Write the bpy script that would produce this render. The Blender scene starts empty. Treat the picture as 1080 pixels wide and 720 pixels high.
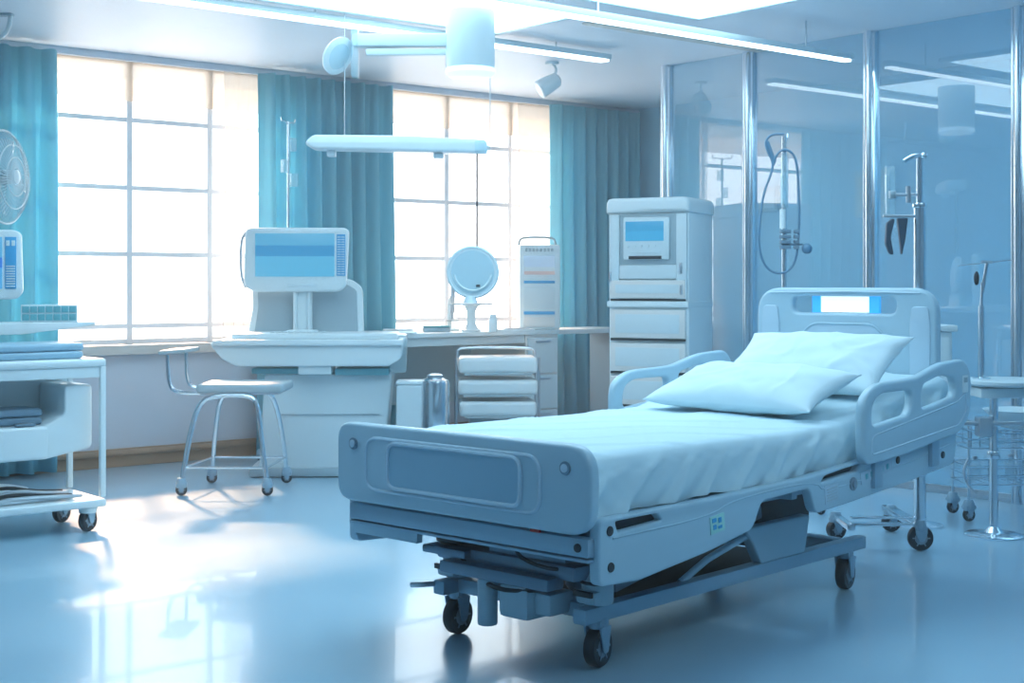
import bpy, bmesh, math, random
from mathutils import Vector, Matrix, noise
random.seed(4)
R = math.radians
sc = bpy.context.scene
col = sc.collection
# ------------------------------------------------------------------ camera
CH, FPX, AY = 1.30, 1480.0, R(39.27)      # camera height, focal length in px, yaw
cam_d = bpy.data.cameras.new('camera'); cam = bpy.data.objects.new('camera', cam_d); col.objects.link(cam)
cam.location = (0, 0, CH); cam.rotation_euler = (R(90), 0, -AY)
cam_d.sensor_width = 36; cam_d.lens = 36*FPX/1080; cam_d.shift_y = -60/1080
cam_d.clip_end = 200
sc.camera = cam
def F(px, d):
    a = (px-540)/FPX*d
    return (math.cos(AY)*a+math.sin(AY)*d, -math.sin(AY)*a+math.cos(AY)*d)
def Zp(py, d): return CH-(py-300)*d/FPX
def atY(px, Y):
    a = (px-540)/FPX; d = Y/(math.cos(AY)-math.sin(AY)*a); return F(px, d)[0]
def atX(px, X):
    a = (px-540)/FPX; d = X/(math.cos(AY)*a+math.sin(AY)); return F(px, d)[1]
# ------------------------------------------------------------------ world, sun, exposure
sc.view_settings.view_transform = 'Standard'; sc.view_settings.look = 'None'
sc.view_settings.exposure = -0.06; sc.view_settings.gamma = 1; sc.view_settings.use_curve_mapping = False
w = bpy.data.worlds.new('sky'); sc.world = w; w.use_nodes = True
nt = w.node_tree; bg = nt.nodes['Background']
tc = nt.nodes.new('ShaderNodeTexCoord'); sp = nt.nodes.new('ShaderNodeSeparateXYZ'); rp = nt.nodes.new('ShaderNodeValToRGB')
nt.links.new(tc.outputs['Generated'], sp.inputs[0]); nt.links.new(sp.outputs['Z'], rp.inputs[0])
rp.color_ramp.elements[0].position = 0.0; rp.color_ramp.elements[0].color = (1.0, .95, .91, 1)
rp.color_ramp.elements[1].position = 0.25; rp.color_ramp.elements[1].color = (.80, .93, 1.0, 1)
nt.links.new(rp.outputs[0], bg.inputs[0]); bg.inputs[1].default_value = 5.2
sun_d = bpy.data.lights.new('sun', 'SUN'); sun = bpy.data.objects.new('sun', sun_d); col.objects.link(sun)
sun_d.energy = 11; sun_d.color = (1, .56, .30); sun_d.angle = R(4)
sun.rotation_euler = Vector((-.36, -1, -.66)).to_track_quat('-Z', 'Y').to_euler()
CEIL = 2.95; WY = 9.55; GX = 7.62; RX = 9.32; LX = -1.5; BY = -2.0
WINS = [(3.30, 5.70), (6.45, 8.45)]; WZ0, WZ1 = .87, 2.93
for a, b in WINS:                      # portals: help the sky light find the windows
    ld = bpy.data.lights.new('window_portal', 'AREA'); lo = bpy.data.objects.new('window_portal', ld); col.objects.link(lo)
    ld.shape = 'RECTANGLE'; ld.size = b-a; ld.size_y = WZ1-WZ0; ld.cycles.is_portal = True
    lo.location = ((a+b)/2, WY+.22, (WZ0+WZ1)/2); lo.rotation_euler = (R(-90), 0, 0)
# ------------------------------------------------------------------ materials
def mat(name, c, rough=.5, metal=0, coat=0, bump=0, bscale=40, var=0, vscale=3, emit=None, es=0, spec=.5):
    m = bpy.data.materials.new(name); m.use_nodes = True; n = m.node_tree; p = n.nodes['Principled BSDF']
    p.inputs['Base Color'].default_value = (*c, 1); p.inputs['Roughness'].default_value = rough
    p.inputs['Metallic'].default_value = metal; p.inputs['Coat Weight'].default_value = coat
    p.inputs['Specular IOR Level'].default_value = spec
    tcn = n.nodes.new('ShaderNodeTexCoord')
    nz = n.nodes.new('ShaderNodeTexNoise'); nz.inputs['Scale'].default_value = vscale; nz.inputs['Detail'].default_value = 4
    n.links.new(tcn.outputs['Object'], nz.inputs['Vector'])
    v = max(var, .02)
    r = n.nodes.new('ShaderNodeValToRGB')
    r.color_ramp.elements[0].position = .3; r.color_ramp.elements[1].position = .7
    r.color_ramp.elements[0].color = (*[x*(1-v) for x in c], 1); r.color_ramp.elements[1].color = (*[min(1, x*(1+v)) for x in c], 1)
    n.links.new(nz.outputs['Fac'], r.inputs[0]); n.links.new(r.outputs[0], p.inputs['Base Color'])
    if bump:
        b = n.nodes.new('ShaderNodeBump'); b.inputs['Strength'].default_value = bump; b.inputs['Distance'].default_value = .01
        n2 = n.nodes.new('ShaderNodeTexNoise'); n2.inputs['Scale'].default_value = bscale
        n.links.new(tcn.outputs['Object'], n2.inputs['Vector']); n.links.new(n2.outputs['Fac'], b.inputs['Height']); n.links.new(b.outputs[0], p.inputs['Normal'])
    if emit: p.inputs['Emission Color'].default_value = (*emit, 1); p.inputs['Emission Strength'].default_value = es
    return m
def glassm(name, tint, ior=1.5, rough=.0, base=None, fac=0, gl=(1, 1, 1)):
    m = bpy.data.materials.new(name); m.use_nodes = True; n = m.node_tree; n.nodes.remove(n.nodes['Principled BSDF'])
    out = n.nodes['Material Output']; t = n.nodes.new('ShaderNodeBsdfTransparent'); t.inputs[0].default_value = (*tint, 1)
    g = n.nodes.new('ShaderNodeBsdfGlossy'); g.inputs['Roughness'].default_value = rough; g.inputs[0].default_value = (*gl, 1)
    f = n.nodes.new('ShaderNodeFresnel'); f.inputs[0].default_value = ior; mx = n.nodes.new('ShaderNodeMixShader')
    ge = n.nodes.new('ShaderNodeNewGeometry'); om = n.nodes.new('ShaderNodeMath'); om.operation = 'SUBTRACT'; om.inputs[0].default_value = 1
    mu = n.nodes.new('ShaderNodeMath'); mu.operation = 'MULTIPLY'      # inner faces of a pane do not mirror
    n.links.new(ge.outputs['Backfacing'], om.inputs[1]); n.links.new(f.outputs[0], mu.inputs[0]); n.links.new(om.outputs[0], mu.inputs[1])
    n.links.new(mu.outputs[0], mx.inputs[0]); n.links.new(g.outputs[0], mx.inputs[2])
    if base:
        d = n.nodes.new('ShaderNodeBsdfDiffuse'); d.inputs[0].default_value = (*base, 1); m2 = n.nodes.new('ShaderNodeMixShader'); m2.inputs[0].default_value = fac
        n.links.new(t.outputs[0], m2.inputs[1]); n.links.new(d.outputs[0], m2.inputs[2]); n.links.new(m2.outputs[0], mx.inputs[1])
    else: n.links.new(t.outputs[0], mx.inputs[1])
    n.links.new(mx.outputs[0], out.inputs[0]); return m
def clothm(name, c, trans=.4, see=0, nscale=60):
    m = bpy.data.materials.new(name); m.use_nodes = True; n = m.node_tree; n.nodes.remove(n.nodes['Principled BSDF'])
    out = n.nodes['Material Output']; d = n.nodes.new('ShaderNodeBsdfDiffuse'); t = n.nodes.new('ShaderNodeBsdfTranslucent')
    tcn = n.nodes.new('ShaderNodeTexCoord'); nz = n.nodes.new('ShaderNodeTexNoise'); nz.inputs['Scale'].default_value = nscale
    r = n.nodes.new('ShaderNodeValToRGB'); r.color_ramp.elements[0].color = (*[x*.94 for x in c], 1); r.color_ramp.elements[1].color = (*[min(1, x*1.06) for x in c], 1)
    n.links.new(tcn.outputs['Object'], nz.inputs['Vector']); n.links.new(nz.outputs[0], r.inputs[0])
    n.links.new(r.outputs[0], d.inputs[0]); n.links.new(r.outputs[0], t.inputs[0])
    mx = n.nodes.new('ShaderNodeMixShader'); mx.inputs[0].default_value = trans; n.links.new(d.outputs[0], mx.inputs[1]); n.links.new(t.outputs[0], mx.inputs[2])
    if see:
        tr = n.nodes.new('ShaderNodeBsdfTransparent'); m2 = n.nodes.new('ShaderNodeMixShader'); m2.inputs[0].default_value = see
        n.links.new(mx.outputs[0], m2.inputs[1]); n.links.new(tr.outputs[0], m2.inputs[2]); n.links.new(m2.outputs[0], out.inputs[0])
    else: n.links.new(mx.outputs[0], out.inputs[0])
    return m
def screenm(name, bands, es=1.0):      # lit screen made of flat horizontal colour bands (generated Z, 0..1)
    m = bpy.data.materials.new(name); m.use_nodes = True; n = m.node_tree; p = n.nodes['Principled BSDF']
    p.inputs['Base Color'].default_value = (.02, .05, .08, 1); p.inputs['Roughness'].default_value = .2
    tcn = n.nodes.new('ShaderNodeTexCoord'); s = n.nodes.new('ShaderNodeSeparateXYZ'); r = n.nodes.new('ShaderNodeValToRGB'); r.color_ramp.interpolation = 'CONSTANT'
    n.links.new(tcn.outputs['Generated'], s.inputs[0]); n.links.new(s.outputs['Z'], r.inputs[0])
    e = r.color_ramp.elements
    e[0].position = bands[0][0]; e[0].color = (*bands[0][1], 1)
    e[1].position = bands[1][0]; e[1].color = (*bands[1][1], 1)
    for q, c in bands[2:]:
        k = e.new(q); k.color = (*c, 1)
    n.links.new(r.outputs[0], p.inputs['Emission Color']); p.inputs['Emission Strength'].default_value = es
    return m
M = dict(
 floor=mat('epoxy_floor', (.33, .53, .68), rough=.24, coat=.25, var=.03, vscale=.8, spec=.6),
 wall=mat('wall_paint', (.52, .68, .78), rough=.6, var=.03),
 wallwin=mat('wall_paint_grey', (.58, .67, .78), rough=.55, var=.03),
 wallblue=mat('wall_paint_blue', (.42, .74, .92), rough=.5, var=.04),
 ceil=mat('ceiling_paint', (.78, .87, .96), rough=.45, var=.02),
 trim=mat('ceiling_band_paint', (.62, .64, .62), rough=.5),  # even dull tone for the thin ceiling band
 skirt=mat('brown_skirting', (.34, .24, .17), rough=.45, var=.15),
 frame=mat('window_frame', (.86, .87, .90), rough=.4),
 sill=mat('stone_sill', (.62, .60, .58), rough=.4),
 curtain=clothm('curtain_fabric', (.30, .66, .78), trans=.42),
 sheer=clothm('sheer_fabric', (.80, .76, .70), trans=.25, see=.72),
 blind=clothm('blind_fabric', (.66, .56, .46), trans=.42, see=.06),
 bed=mat('bed_plastic', (.42, .61, .73), rough=.34, coat=.15),
 bedrim=mat('bed_rim_plastic', (.52, .69, .82), rough=.25, coat=.3),
 bedpanel=mat('bed_inset_plastic', (.30, .51, .66), rough=.3, coat=.2),
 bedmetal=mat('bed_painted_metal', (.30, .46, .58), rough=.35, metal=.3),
 under=mat('shaded_metal', (.17, .27, .37), rough=.35, metal=.4),  # darker than the bed metal: shade of the gaps put into the colour
 handle=mat('dark_handle', (.03, .07, .12), rough=.4),
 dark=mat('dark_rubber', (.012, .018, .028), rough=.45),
 black=mat('recess_shade_black', (.006, .010, .018), rough=.6),  # near-black: shade of slots and bed interior put into the colour
 wheelhub=mat('hub_grey', (.28, .36, .44), rough=.35, metal=.5),
 sheet=mat('bed_sheet', (.60, .79, .88), rough=.8, bump=.05, bscale=300),
 pillow=mat('pillow_cotton', (.68, .85, .93), rough=.85, bump=.06, bscale=250),
 white=mat('white_plastic', (.72, .84, .89), rough=.35, coat=.1),
 pale=mat('pale_enamel', (.64, .77, .83), rough=.4),
 warmwhite=mat('warm_white_panel', (.74, .76, .76), rough=.4),
 grey=mat('grey_panel', (.36, .48, .55), rough=.5),
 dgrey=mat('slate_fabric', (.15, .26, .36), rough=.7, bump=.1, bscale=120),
 chrome=mat('chrome', (.72, .80, .86), rough=.16, metal=1),
 steel=mat('brushed_steel', (.55, .62, .68), rough=.32, metal=1),
 teal=mat('teal_plastic', (.12, .42, .50), rough=.4),
 bluelab=mat('blue_label', (.05, .40, .75), rough=.4),
 mint=mat('mint_label', (.40, .75, .72), rough=.4),
 cream=mat('cream_paper', (.75, .72, .62), rough=.7),
 red=mat('red_button', (.5, .05, .04), rough=.4),
 led=mat('led_tube', (.9, .95, 1), emit=(.78, .94, 1), es=4.5),
 panel=mat('ceiling_light_diffuser', (.8, .9, 1), emit=(.62, .88, 1), es=3.4),
 lens=mat('lamp_lens', (.7, .85, .9), emit=(.75, .95, 1), es=.9),
 lit=mat('lit_sign', (.9, 1, 1), emit=(.85, 1, 1), es=1.0),
 litblue=mat('lit_sign_blue', (.1, .5, .9), emit=(.02, .35, .85), es=.8),
 glass=glassm('partition_glass', (.80, .93, .99), ior=2.1, base=(.50, .76, .90), fac=.24),
 clear=glassm('clear_plastic', (.90, .97, 1), ior=1.4, rough=.05, base=(.6, .8, .88), fac=.25),
 wglass=glassm('window_glass', (.98, .99, 1), ior=1.3),
 tube=mat('rubber_tube', (.10, .24, .38), rough=.4),
 scr1=screenm('screen_bands', [(0, (.10, .48, .78)), (.47, (.035, .30, .62)), (.72, (.09, .42, .70))], .95),
 scr2=screenm('screen_side', [(0, (.08, .42, .80)), (.4, (.01, .18, .72)), (.6, (.10, .45, .75))], .95),
 scr3=screenm('screen_small', [(0, (.05, .42, .78)), (.5, (.04, .36, .70))], .95),
 scr4=screenm('screen_pale', [(0, (.50, .45, .48)), (.18, (.45, .66, .80)), (.4, (.40, .64, .90))], .8),
)
# ------------------------------------------------------------------ mesh builder
class MB:
    def __init__(s): s.bm = bmesh.new()
    def add(s, tmp, mx=None):
        if mx is not None: bmesh.ops.transform(tmp, matrix=mx, verts=tmp.verts)
        me = bpy.data.meshes.new('t'); tmp.to_mesh(me); tmp.free(); s.bm.from_mesh(me); bpy.data.meshes.remove(me); return s
    def box(s, c, d, bev=.004, rot=(0, 0, 0), seg=2):
        t = bmesh.new(); bmesh.ops.create_cube(t, size=1)
        bmesh.ops.scale(t, vec=d, verts=t.verts)
        b = min(bev, min(d)*.45)
        if b > 0: bmesh.ops.bevel(t, geom=list(t.edges), offset=b, segments=seg, profile=.6, affect='EDGES')
        from mathutils import Euler
        return s.add(t, Matrix.Translation(c) @ Euler(rot).to_matrix().to_4x4())
    def bb(s, x0, x1, y0, y1, z0, z1, bev=.004, seg=2):
        return s.box(((x0+x1)/2, (y0+y1)/2, (z0+z1)/2), (abs(x1-x0), abs(y1-y0), abs(z1-z0)), bev, seg=seg)
    def cyl(s, a, b, r, r2=None, n=20, bev=0):
        a = Vector(a); b = Vector(b); t = bmesh.new(); L = (b-a).length
        bmesh.ops.create_cone(t, cap_ends=True, segments=n, radius1=r, radius2=r if r2 is None else r2, depth=L)
        if bev:
            es = [e for e in t.edges if abs(e.verts[0].co.z-e.verts[1].co.z) < 1e-6]
            bmesh.ops.bevel(t, geom=es, offset=bev, segments=2, profile=.5, affect='EDGES')
        q = (b-a).to_track_quat('Z', 'Y').to_matrix().to_4x4()
        return s.add(t, Matrix.Translation((a+b)/2) @ q)
    def ball(s, c, r, sc3=(1, 1, 1), n=16):
        t = bmesh.new(); bmesh.ops.create_uvsphere(t, u_segments=n, v_segments=n//2+2, radius=r)
        return s.add(t, Matrix.Translation(c) @ Matrix.Diagonal((*sc3, 1)))
    def tube(s, pts, r, n=10, closed=False, sub=0):
        pts = [Vector(p) for p in pts]
        for _ in range(sub):              # corner cutting
            q = []
            N = len(pts)
            if not closed: q.append(pts[0])
            for i in range(N if closed else N-1):
                a, b = pts[i], pts[(i+1) % N]; q += [a.lerp(b, .25), a.lerp(b, .75)]
            if not closed: q.append(pts[-1])
            pts = q
        t = bmesh.new(); rings = []; N = len(pts); up = None
        for i, p in enumerate(pts):
            if closed: d = (pts[(i+1) % N]-pts[i-1])
            else: d = pts[min(i+1, N-1)]-pts[max(i-1, 0)]
            d.normalize()
            if up is None: up = Vector((0, 0, 1)) if abs(d.z) < .9 else Vector((1, 0, 0))
            sd = d.cross(up).normalized(); up = sd.cross(d).normalized()
            rings.append([t.verts.new(p+r*(math.cos(2*math.pi*k/n)*sd+math.sin(2*math.pi*k/n)*up)) for k in range(n)])
        for i in range(N if closed else N-1):
            A, B2 = rings[i], rings[(i+1) % N]
            for k in range(n): t.faces.new((A[k], A[(k+1) % n], B2[(k+1) % n], B2[k]))
        if not closed: t.faces.new(rings[0][::-1]); t.faces.new(rings[-1])
        return s.add(t)
    def lathe(s, prof, c=(0, 0, 0), q=None, n=28):    # prof: (r,z) pairs
        t = bmesh.new(); rings = []
        for r, z in prof:
            rings.append([t.verts.new((max(r, 1e-4)*math.cos(2*math.pi*k/n), max(r, 1e-4)*math.sin(2*math.pi*k/n), z)) for k in range(n)])
        for A, B2 in zip(rings, rings[1:]):
            for k in range(n): t.faces.new((A[k], A[(k+1) % n], B2[(k+1) % n], B2[k]))
        t.faces.new(rings[0][::-1]); t.faces.new(rings[-1])
        mx = Matrix.Translation(c)
        if q is not None: mx = mx @ q.to_matrix().to_4x4()
        return s.add(t, mx)
    def plate(s, outer, holes=(), th=.03, bev=.006, mx=None, rnd=None, hr=None):   # outline in XZ, thickness along Y
        cu = bpy.data.curves.new('c', 'CURVE'); cu.dimensions = '2D'; cu.fill_mode = 'BOTH'
        cu.extrude = max(th/2-bev, .0005); cu.bevel_depth = bev; cu.bevel_resolution = 2; cu.offset = -bev
        for k, loop in enumerate([outer]+list(holes)):
            rr = rnd if k == 0 else hr
            if rr: loop = roundpoly(loop, rr)
            sp_ = cu.splines.new('POLY'); sp_.points.add(len(loop)-1); sp_.use_cyclic_u = True
            for p_, (x, z) in zip(sp_.points, loop): p_.co = (x, z, 0, 1)
        o = bpy.data.objects.new('c', cu); col.objects.link(o); bpy.context.view_layer.update()
        me = bpy.data.meshes.new_from_object(o.evaluated_get(bpy.context.evaluated_depsgraph_get()))
        bpy.data.objects.remove(o); bpy.data.curves.remove(cu)
        t = bmesh.new(); t.from_mesh(me); bpy.data.meshes.remove(me)
        bmesh.ops.remove_doubles(t, verts=t.verts, dist=1e-5)
        bmesh.ops.transform(t, matrix=Matrix.Rotation(R(90), 4, 'X'), verts=t.verts)
        return s.add(t, mx)
    def grid(s, fn, nu, nv, th=0):
        t = bmesh.new(); V = [[t.verts.new(fn(i/nu, j/nv)) for j in range(nv+1)] for i in range(nu+1)]
        for i in range(nu):
            for j in range(nv): t.faces.new((V[i][j], V[i+1][j], V[i+1][j+1], V[i][j+1]))
        return s.add(t)
    def obj(s, name, m, parent=None, loc=(0, 0, 0), rz=0, sharp=35, fix=True, label=None):
        bmesh.ops.recalc_face_normals(s.bm, faces=s.bm.faces)
        me = bpy.data.meshes.new(name); s.bm.to_mesh(me); s.bm.free()
        for p in me.polygons: p.use_smooth = True
        me.set_sharp_from_angle(angle=R(sharp))
        me.materials.append(M[m] if isinstance(m, str) else m)
        o = bpy.data.objects.new(name, me); col.objects.link(o); o.location = loc; o.rotation_euler = (0, 0, rz)
        if parent is not None: o.parent = parent
        if label: o['label'] = label
        return o
def roundpoly(loop, r, n=6):
    out = []; N = len(loop)
    for i in range(N):
        p0, p, p1 = Vector(loop[i-1]), Vector(loop[i]), Vector(loop[(i+1) % N])
        rr = r[i] if isinstance(r, (list, tuple)) else r
        a = (p0-p); b = (p1-p); k = min(rr, a.length*.48, b.length*.48)
        A = p+a.normalized()*k; B2 = p+b.normalized()*k
        for j in range(n+1):
            t = j/n; out.append(tuple(A*(1-t)**2+p*2*t*(1-t)+B2*t*t))
    return out
def rect(x0, x1, z0, z1): return [(x0, z0), (x1, z0), (x1, z1), (x0, z1)]
def thing(name, label, cat, loc=(0, 0, 0), rz=0, group=None):
    o = bpy.data.objects.new(name, None); col.objects.link(o); o.location = loc; o.rotation_euler = (0, 0, rz); o.empty_display_size = .1
    return tag(o, label, cat, group)
def tag(o, label, cat, group=None):
    o['label'] = label; o['category'] = cat
    if group: o['group'] = group
    return o
def struct(o): o['kind'] = 'structure'; return o
FC = -AY                 # yaw for things that face the camera
# ================================================================== THE ROOM
struct(MB().bb(LX-.1, RX+.1, BY-.1, WY+.2, -.1, 0, 0).obj('floor', 'floor'))
struct(MB().bb(LX-.1, RX+.1, BY-.1, WY+.3, CEIL, CEIL+.1, 0).obj('ceiling', 'ceil'))
m = MB(); xs = [LX, WINS[0][0], WINS[0][1], WINS[1][0], WINS[1][1], RX+.1]
for i in (0, 2, 4): m.bb(xs[i], xs[i+1], WY, WY+.2, 0, CEIL, 0)
for a, b in WINS: m.bb(a, b, WY, WY+.2, 0, WZ0, 0); m.bb(a, b, WY, WY+.2, WZ1, CEIL, 0)
struct(m.obj('wall_window', 'wallwin'))
struct(MB().bb(RX, RX+.1, BY, WY, 0, CEIL, 0).obj('wall_right', 'wallblue'))
struct(MB().bb(LX-.1, LX, BY, WY+.2, 0, CEIL, 0).obj('wall_left', 'wall'))
struct(MB().bb(LX-.1, RX+.1, BY-.1, BY, 0, CEIL, 0).obj('wall_back', 'wall'))
struct(MB().bb(LX, RX, WY-.03, WY, 0, .13, .01).cyl((LX, WY-.045, .10), (RX, WY-.045, .10), .022).obj('baseboard_window', 'skirt'))
struct(MB().bb(LX, RX, WY-.05, WY, CEIL-.05, CEIL, .005).obj('trim_1', 'wallwin'))
struct(MB().bb(5.95, GX, 6.48, 6.58, CEIL-.012, CEIL, .002).obj('trim_2', 'trim'))  # thin flat band on the ceiling in a duller tone
# windows
for wi, (a, b) in enumerate(WINS):
    wn = MB()
    vb = [atY(140, WY), atY(225, WY)] if wi == 0 else [atY(475, WY), atY(542, WY)]
    for x in [a+.02, b-.02]+vb: wn.bb(x-.022, x+.022, WY+.05, WY+.10, WZ0, WZ1, .004)
    for z in (WZ0+.02, 1.0, 1.52, 2.0, 2.49, WZ1-.02): wn.bb(a, b, WY+.055, WY+.095, z-.018, z+.018, .004)
    wo = struct(wn.obj('window_%d' % (wi+1), 'frame'))
    MB().bb(a, b, WY+.072, WY+.078, WZ0, WZ1, 0).obj('pane', 'wglass', wo)
    MB().bb(a-.05, b+.05, WY-.10, WY+.05, WZ0-.07, WZ0, .01).obj('sill', 'sill', wo)
    MB().grid(lambda u, v: (a+(b-a)*u, WY+.035+.004*math.sin(u*9), WZ1-(.30+.02*u)*v), 30, 4).obj('roller_blind', 'blind', wo)
# glass partition: posts and panes
posts = [atX(705, GX), atX(792, GX), atX(920, GX), atX(1077, GX), 3.35, 2.1, .8, -.6, BY+.05]
for i, y in enumerate(posts):
    o = MB().bb(GX-.035, GX+.035, y-.045, y+.045, 0, CEIL, .012).cyl((GX-.04, y, 0), (GX-.04, y, CEIL), .022).cyl((GX-.036, y+.035, 0), (GX-.036, y+.035, CEIL), .010).obj('trim_%d' % (i+3), 'chrome')
    struct(o)
for i in range(len(posts)-1):
    y1, y0 = posts[i]-.045, posts[i+1]+.045
    o = struct(MB().bb(GX-.006, GX+.006, y0, y1, .05, CEIL, 0).obj('window_%d' % (i+3), 'glass'))
    MB().bb(GX-.02, GX+.02, y0, y1, 0, .05, .004).bb(GX-.024, GX-.02, y0, y1, .018, .026, .001).obj('bottom_rail', 'steel', o)
# curtains
def curtain(x0, x1, y, label, folds, z0=.03, amp=.055, m_='curtain', name='curtain', cat='curtain', group=None, th=.012, ph=0):
    n = folds*14
    def fn(u, v):
        x = x0+(x1-x0)*u
        k = 1+.15*math.sin(v*3+u*20)
        yy = y+amp*k*(math.sin(u*folds*2*math.pi+ph)+.35*math.sin(u*folds*4*math.pi+1.3+ph+.8*v))*(.75+.25*v)
        return (x+.012*math.sin(v*4+u*folds*6.28), yy, CEIL-.055-(CEIL-.055-z0)*v)
    o = MB().grid(fn, n, 12).obj(name, m_, sharp=80)
    s = o.modifiers.new('s', 'SOLIDIFY'); s.thickness = th
    return tag(o, label, cat, group)
curtain(2.2, atY(58, 9.40), 9.38, 'teal full-length curtain at the far left window edge, behind the fan', 9)
curtain(atY(273, 9.40), atY(413, 9.40), 9.38, 'teal full-length curtain hanging between the two big windows', 9, ph=.7)
curtain(atY(581, 9.40), 9.22, 9.38, 'teal full-length curtain in the corner behind the tall white cabinet', 8, ph=2)
curtain(atY(236, 9.49), atY(278, 9.49), 9.485, 'sheer cream curtain at the right edge of the left window', 4, z0=.9, amp=.010, m_='sheer', name='sheer_curtain', cat='curtain', th=.002)
curtain(atY(546, 9.49), atY(585, 9.49), 9.485, 'sheer cream curtain at the right edge of the second window', 4, z0=.9, amp=.010, m_='sheer', name='sheer_curtain', cat='curtain', th=.002)
# ------------------------------------------------------------------ ceiling lights
def ceil_panel(x0, x1, y0, y1, label):
    t = thing('ceiling_light_panel', label, 'ceiling light', ((x0+x1)/2, (y0+y1)/2, CEIL-.03))
    dx, dy = (x1-x0)/2, (y1-y0)/2
    MB().bb(-dx, dx, -dy, dy, .004, .02, 0).obj('diffuser', 'panel', t)
    m = MB()
    for sx in (-1, 1): m.bb(sx*dx-.02, sx*dx+.02, -dy-.02, dy+.02, -.004, .03, .004)
    for sy in (-1, 1): m.bb(-dx, dx, sy*dy-.02, sy*dy+.02, -.004, .03, .004)
    m.obj('frame', 'pale', t)
ceil_panel(1.5, 5.68, 6.37, 7.10, 'long glowing ceiling panel above the left window side, beside the round pendant column')
ceil_panel(1.5, 6.33, 3.9, 5.93, 'large glowing ceiling panel at the top centre of the room')
ceil_panel(2.6, 5.6, .6, 2.0, 'unseen fill light panel nearest the viewer, above the foot of the bed')  # out-of-view panel, sized for the fill light near the camera
def strip(x0, x1, y, z, label, wd=.10):
    t = thing('linear_light', label, 'ceiling light', ((x0+x1)/2, y, z))
    dx = (x1-x0)/2
    MB().bb(-dx, dx, -wd/2, wd/2, .012, .05, .006).obj('housing', 'white', t)
    MB().bb(-dx+.02, dx-.02, -wd/2+.008, wd/2-.008, -.002, .013, .003).obj('light_tube', 'led', t)
    for k in (-.8, 0, .8): MB().cyl((k*dx, 0, .048), (k*dx, 0, CEIL-z), .006, n=8).obj('hanger', 'steel', t)
ceil_panel(7.95, 9.1, .5, 4.8, 'added fill light panel in the side corridor behind the glass wall')  # light added to brighten the corridor wall behind the glass
strip(2.0, 6.75, 7.20, 2.86, 'long LED strip light passing behind the round pendant column')
strip(3.0, 7.42, 5.63, 2.735, 'long thin hanging LED strip light running to the glass wall', .07)
# ================================================================== THE BED
bo = F(630.4, 4.775)
B_RZ = R(47.2)-AY
bed = thing('hospital_bed', 'large pale blue adjustable hospital bed on four casters in the foreground', 'hospital bed', (bo[0], bo[1], 0), B_RZ)
YC = .337
RX90 = Matrix.Rotation(R(90), 4, 'Z')          # plate XZ -> YZ (thickness along X)
def yz(x, y=0, z=0): return Matrix.Translation((x, y, z)) @ RX90
FX = -.336
# footboard
fb = MB().plate([(-.267, .515), (.94, .515), (.94, .80), (-.267, .80)], th=.05, bev=.014, mx=yz(FX), rnd=[.10, .07, .07, .10]).obj('footboard', 'bed', bed)
def ring(loop, r, x, rr): 
    pts = roundpoly(loop, rr, 8); return MB().tube([(x, p[0], p[1]) for p in pts], r, n=8, closed=True)
def insetplate(y0, y1, z0, z1, x, rr, name, m_): return MB().plate(rect(y0, y1, z0, z1), th=.008, bev=.003, mx=yz(x), rnd=rr).obj(name, m_, fb)
insetplate(-.06, .775, .568, .752, FX-.026, .06, 'inset_panel', 'bed')
ring(rect(-.06, .775, .568, .752), .007, FX-.028, .06).obj('inset_rim', 'bedrim', fb)
insetplate(.02, .655, .583, .742, FX-.030, .045, 'inset_panel', 'bedpanel')
ring(rect(.02, .655, .583, .742), .008, FX-.033, .045).obj('inset_rim', 'bedrim', fb)
for y in (-.165, .845):
    MB().cyl((FX-.024, y, .725), (FX-.031, y, .725), .022, bev=.003).obj('bolt_cap', 'under', fb); MB().cyl((FX-.030, y, .725), (FX-.035, y, .725), .014, bev=.002).obj('bolt_head', 'bedrim', fb)  # dark disc stands in for the shaded ring of a recessed hole
# foot crossbar beneath the board
MB().bb(FX+.0, FX+.05, -.235, .90, .445, .505, .008).bb(FX+.0, FX+.04, -.235, .90, .43, .44, .003).obj('foot_crossbar', 'bedmetal', bed)
MB().bb(FX+.02, FX+.45, .885, .925, .375, .55, .03).bb(FX+.02, FX+.05, .56, .90, .39, .44, .006).obj('corner_bracket', 'bed', bed)
MB().box((FX-.004, -.02, .512), (.012, .04, .016), .004).obj('release_button', 'red', bed, label='small red button under the footboard')
MB().cyl((FX-.006, -.195, .475), (FX+.01, -.195, .475), .014, bev=.002).obj('bolt_cap', 'dark', bed)
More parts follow.
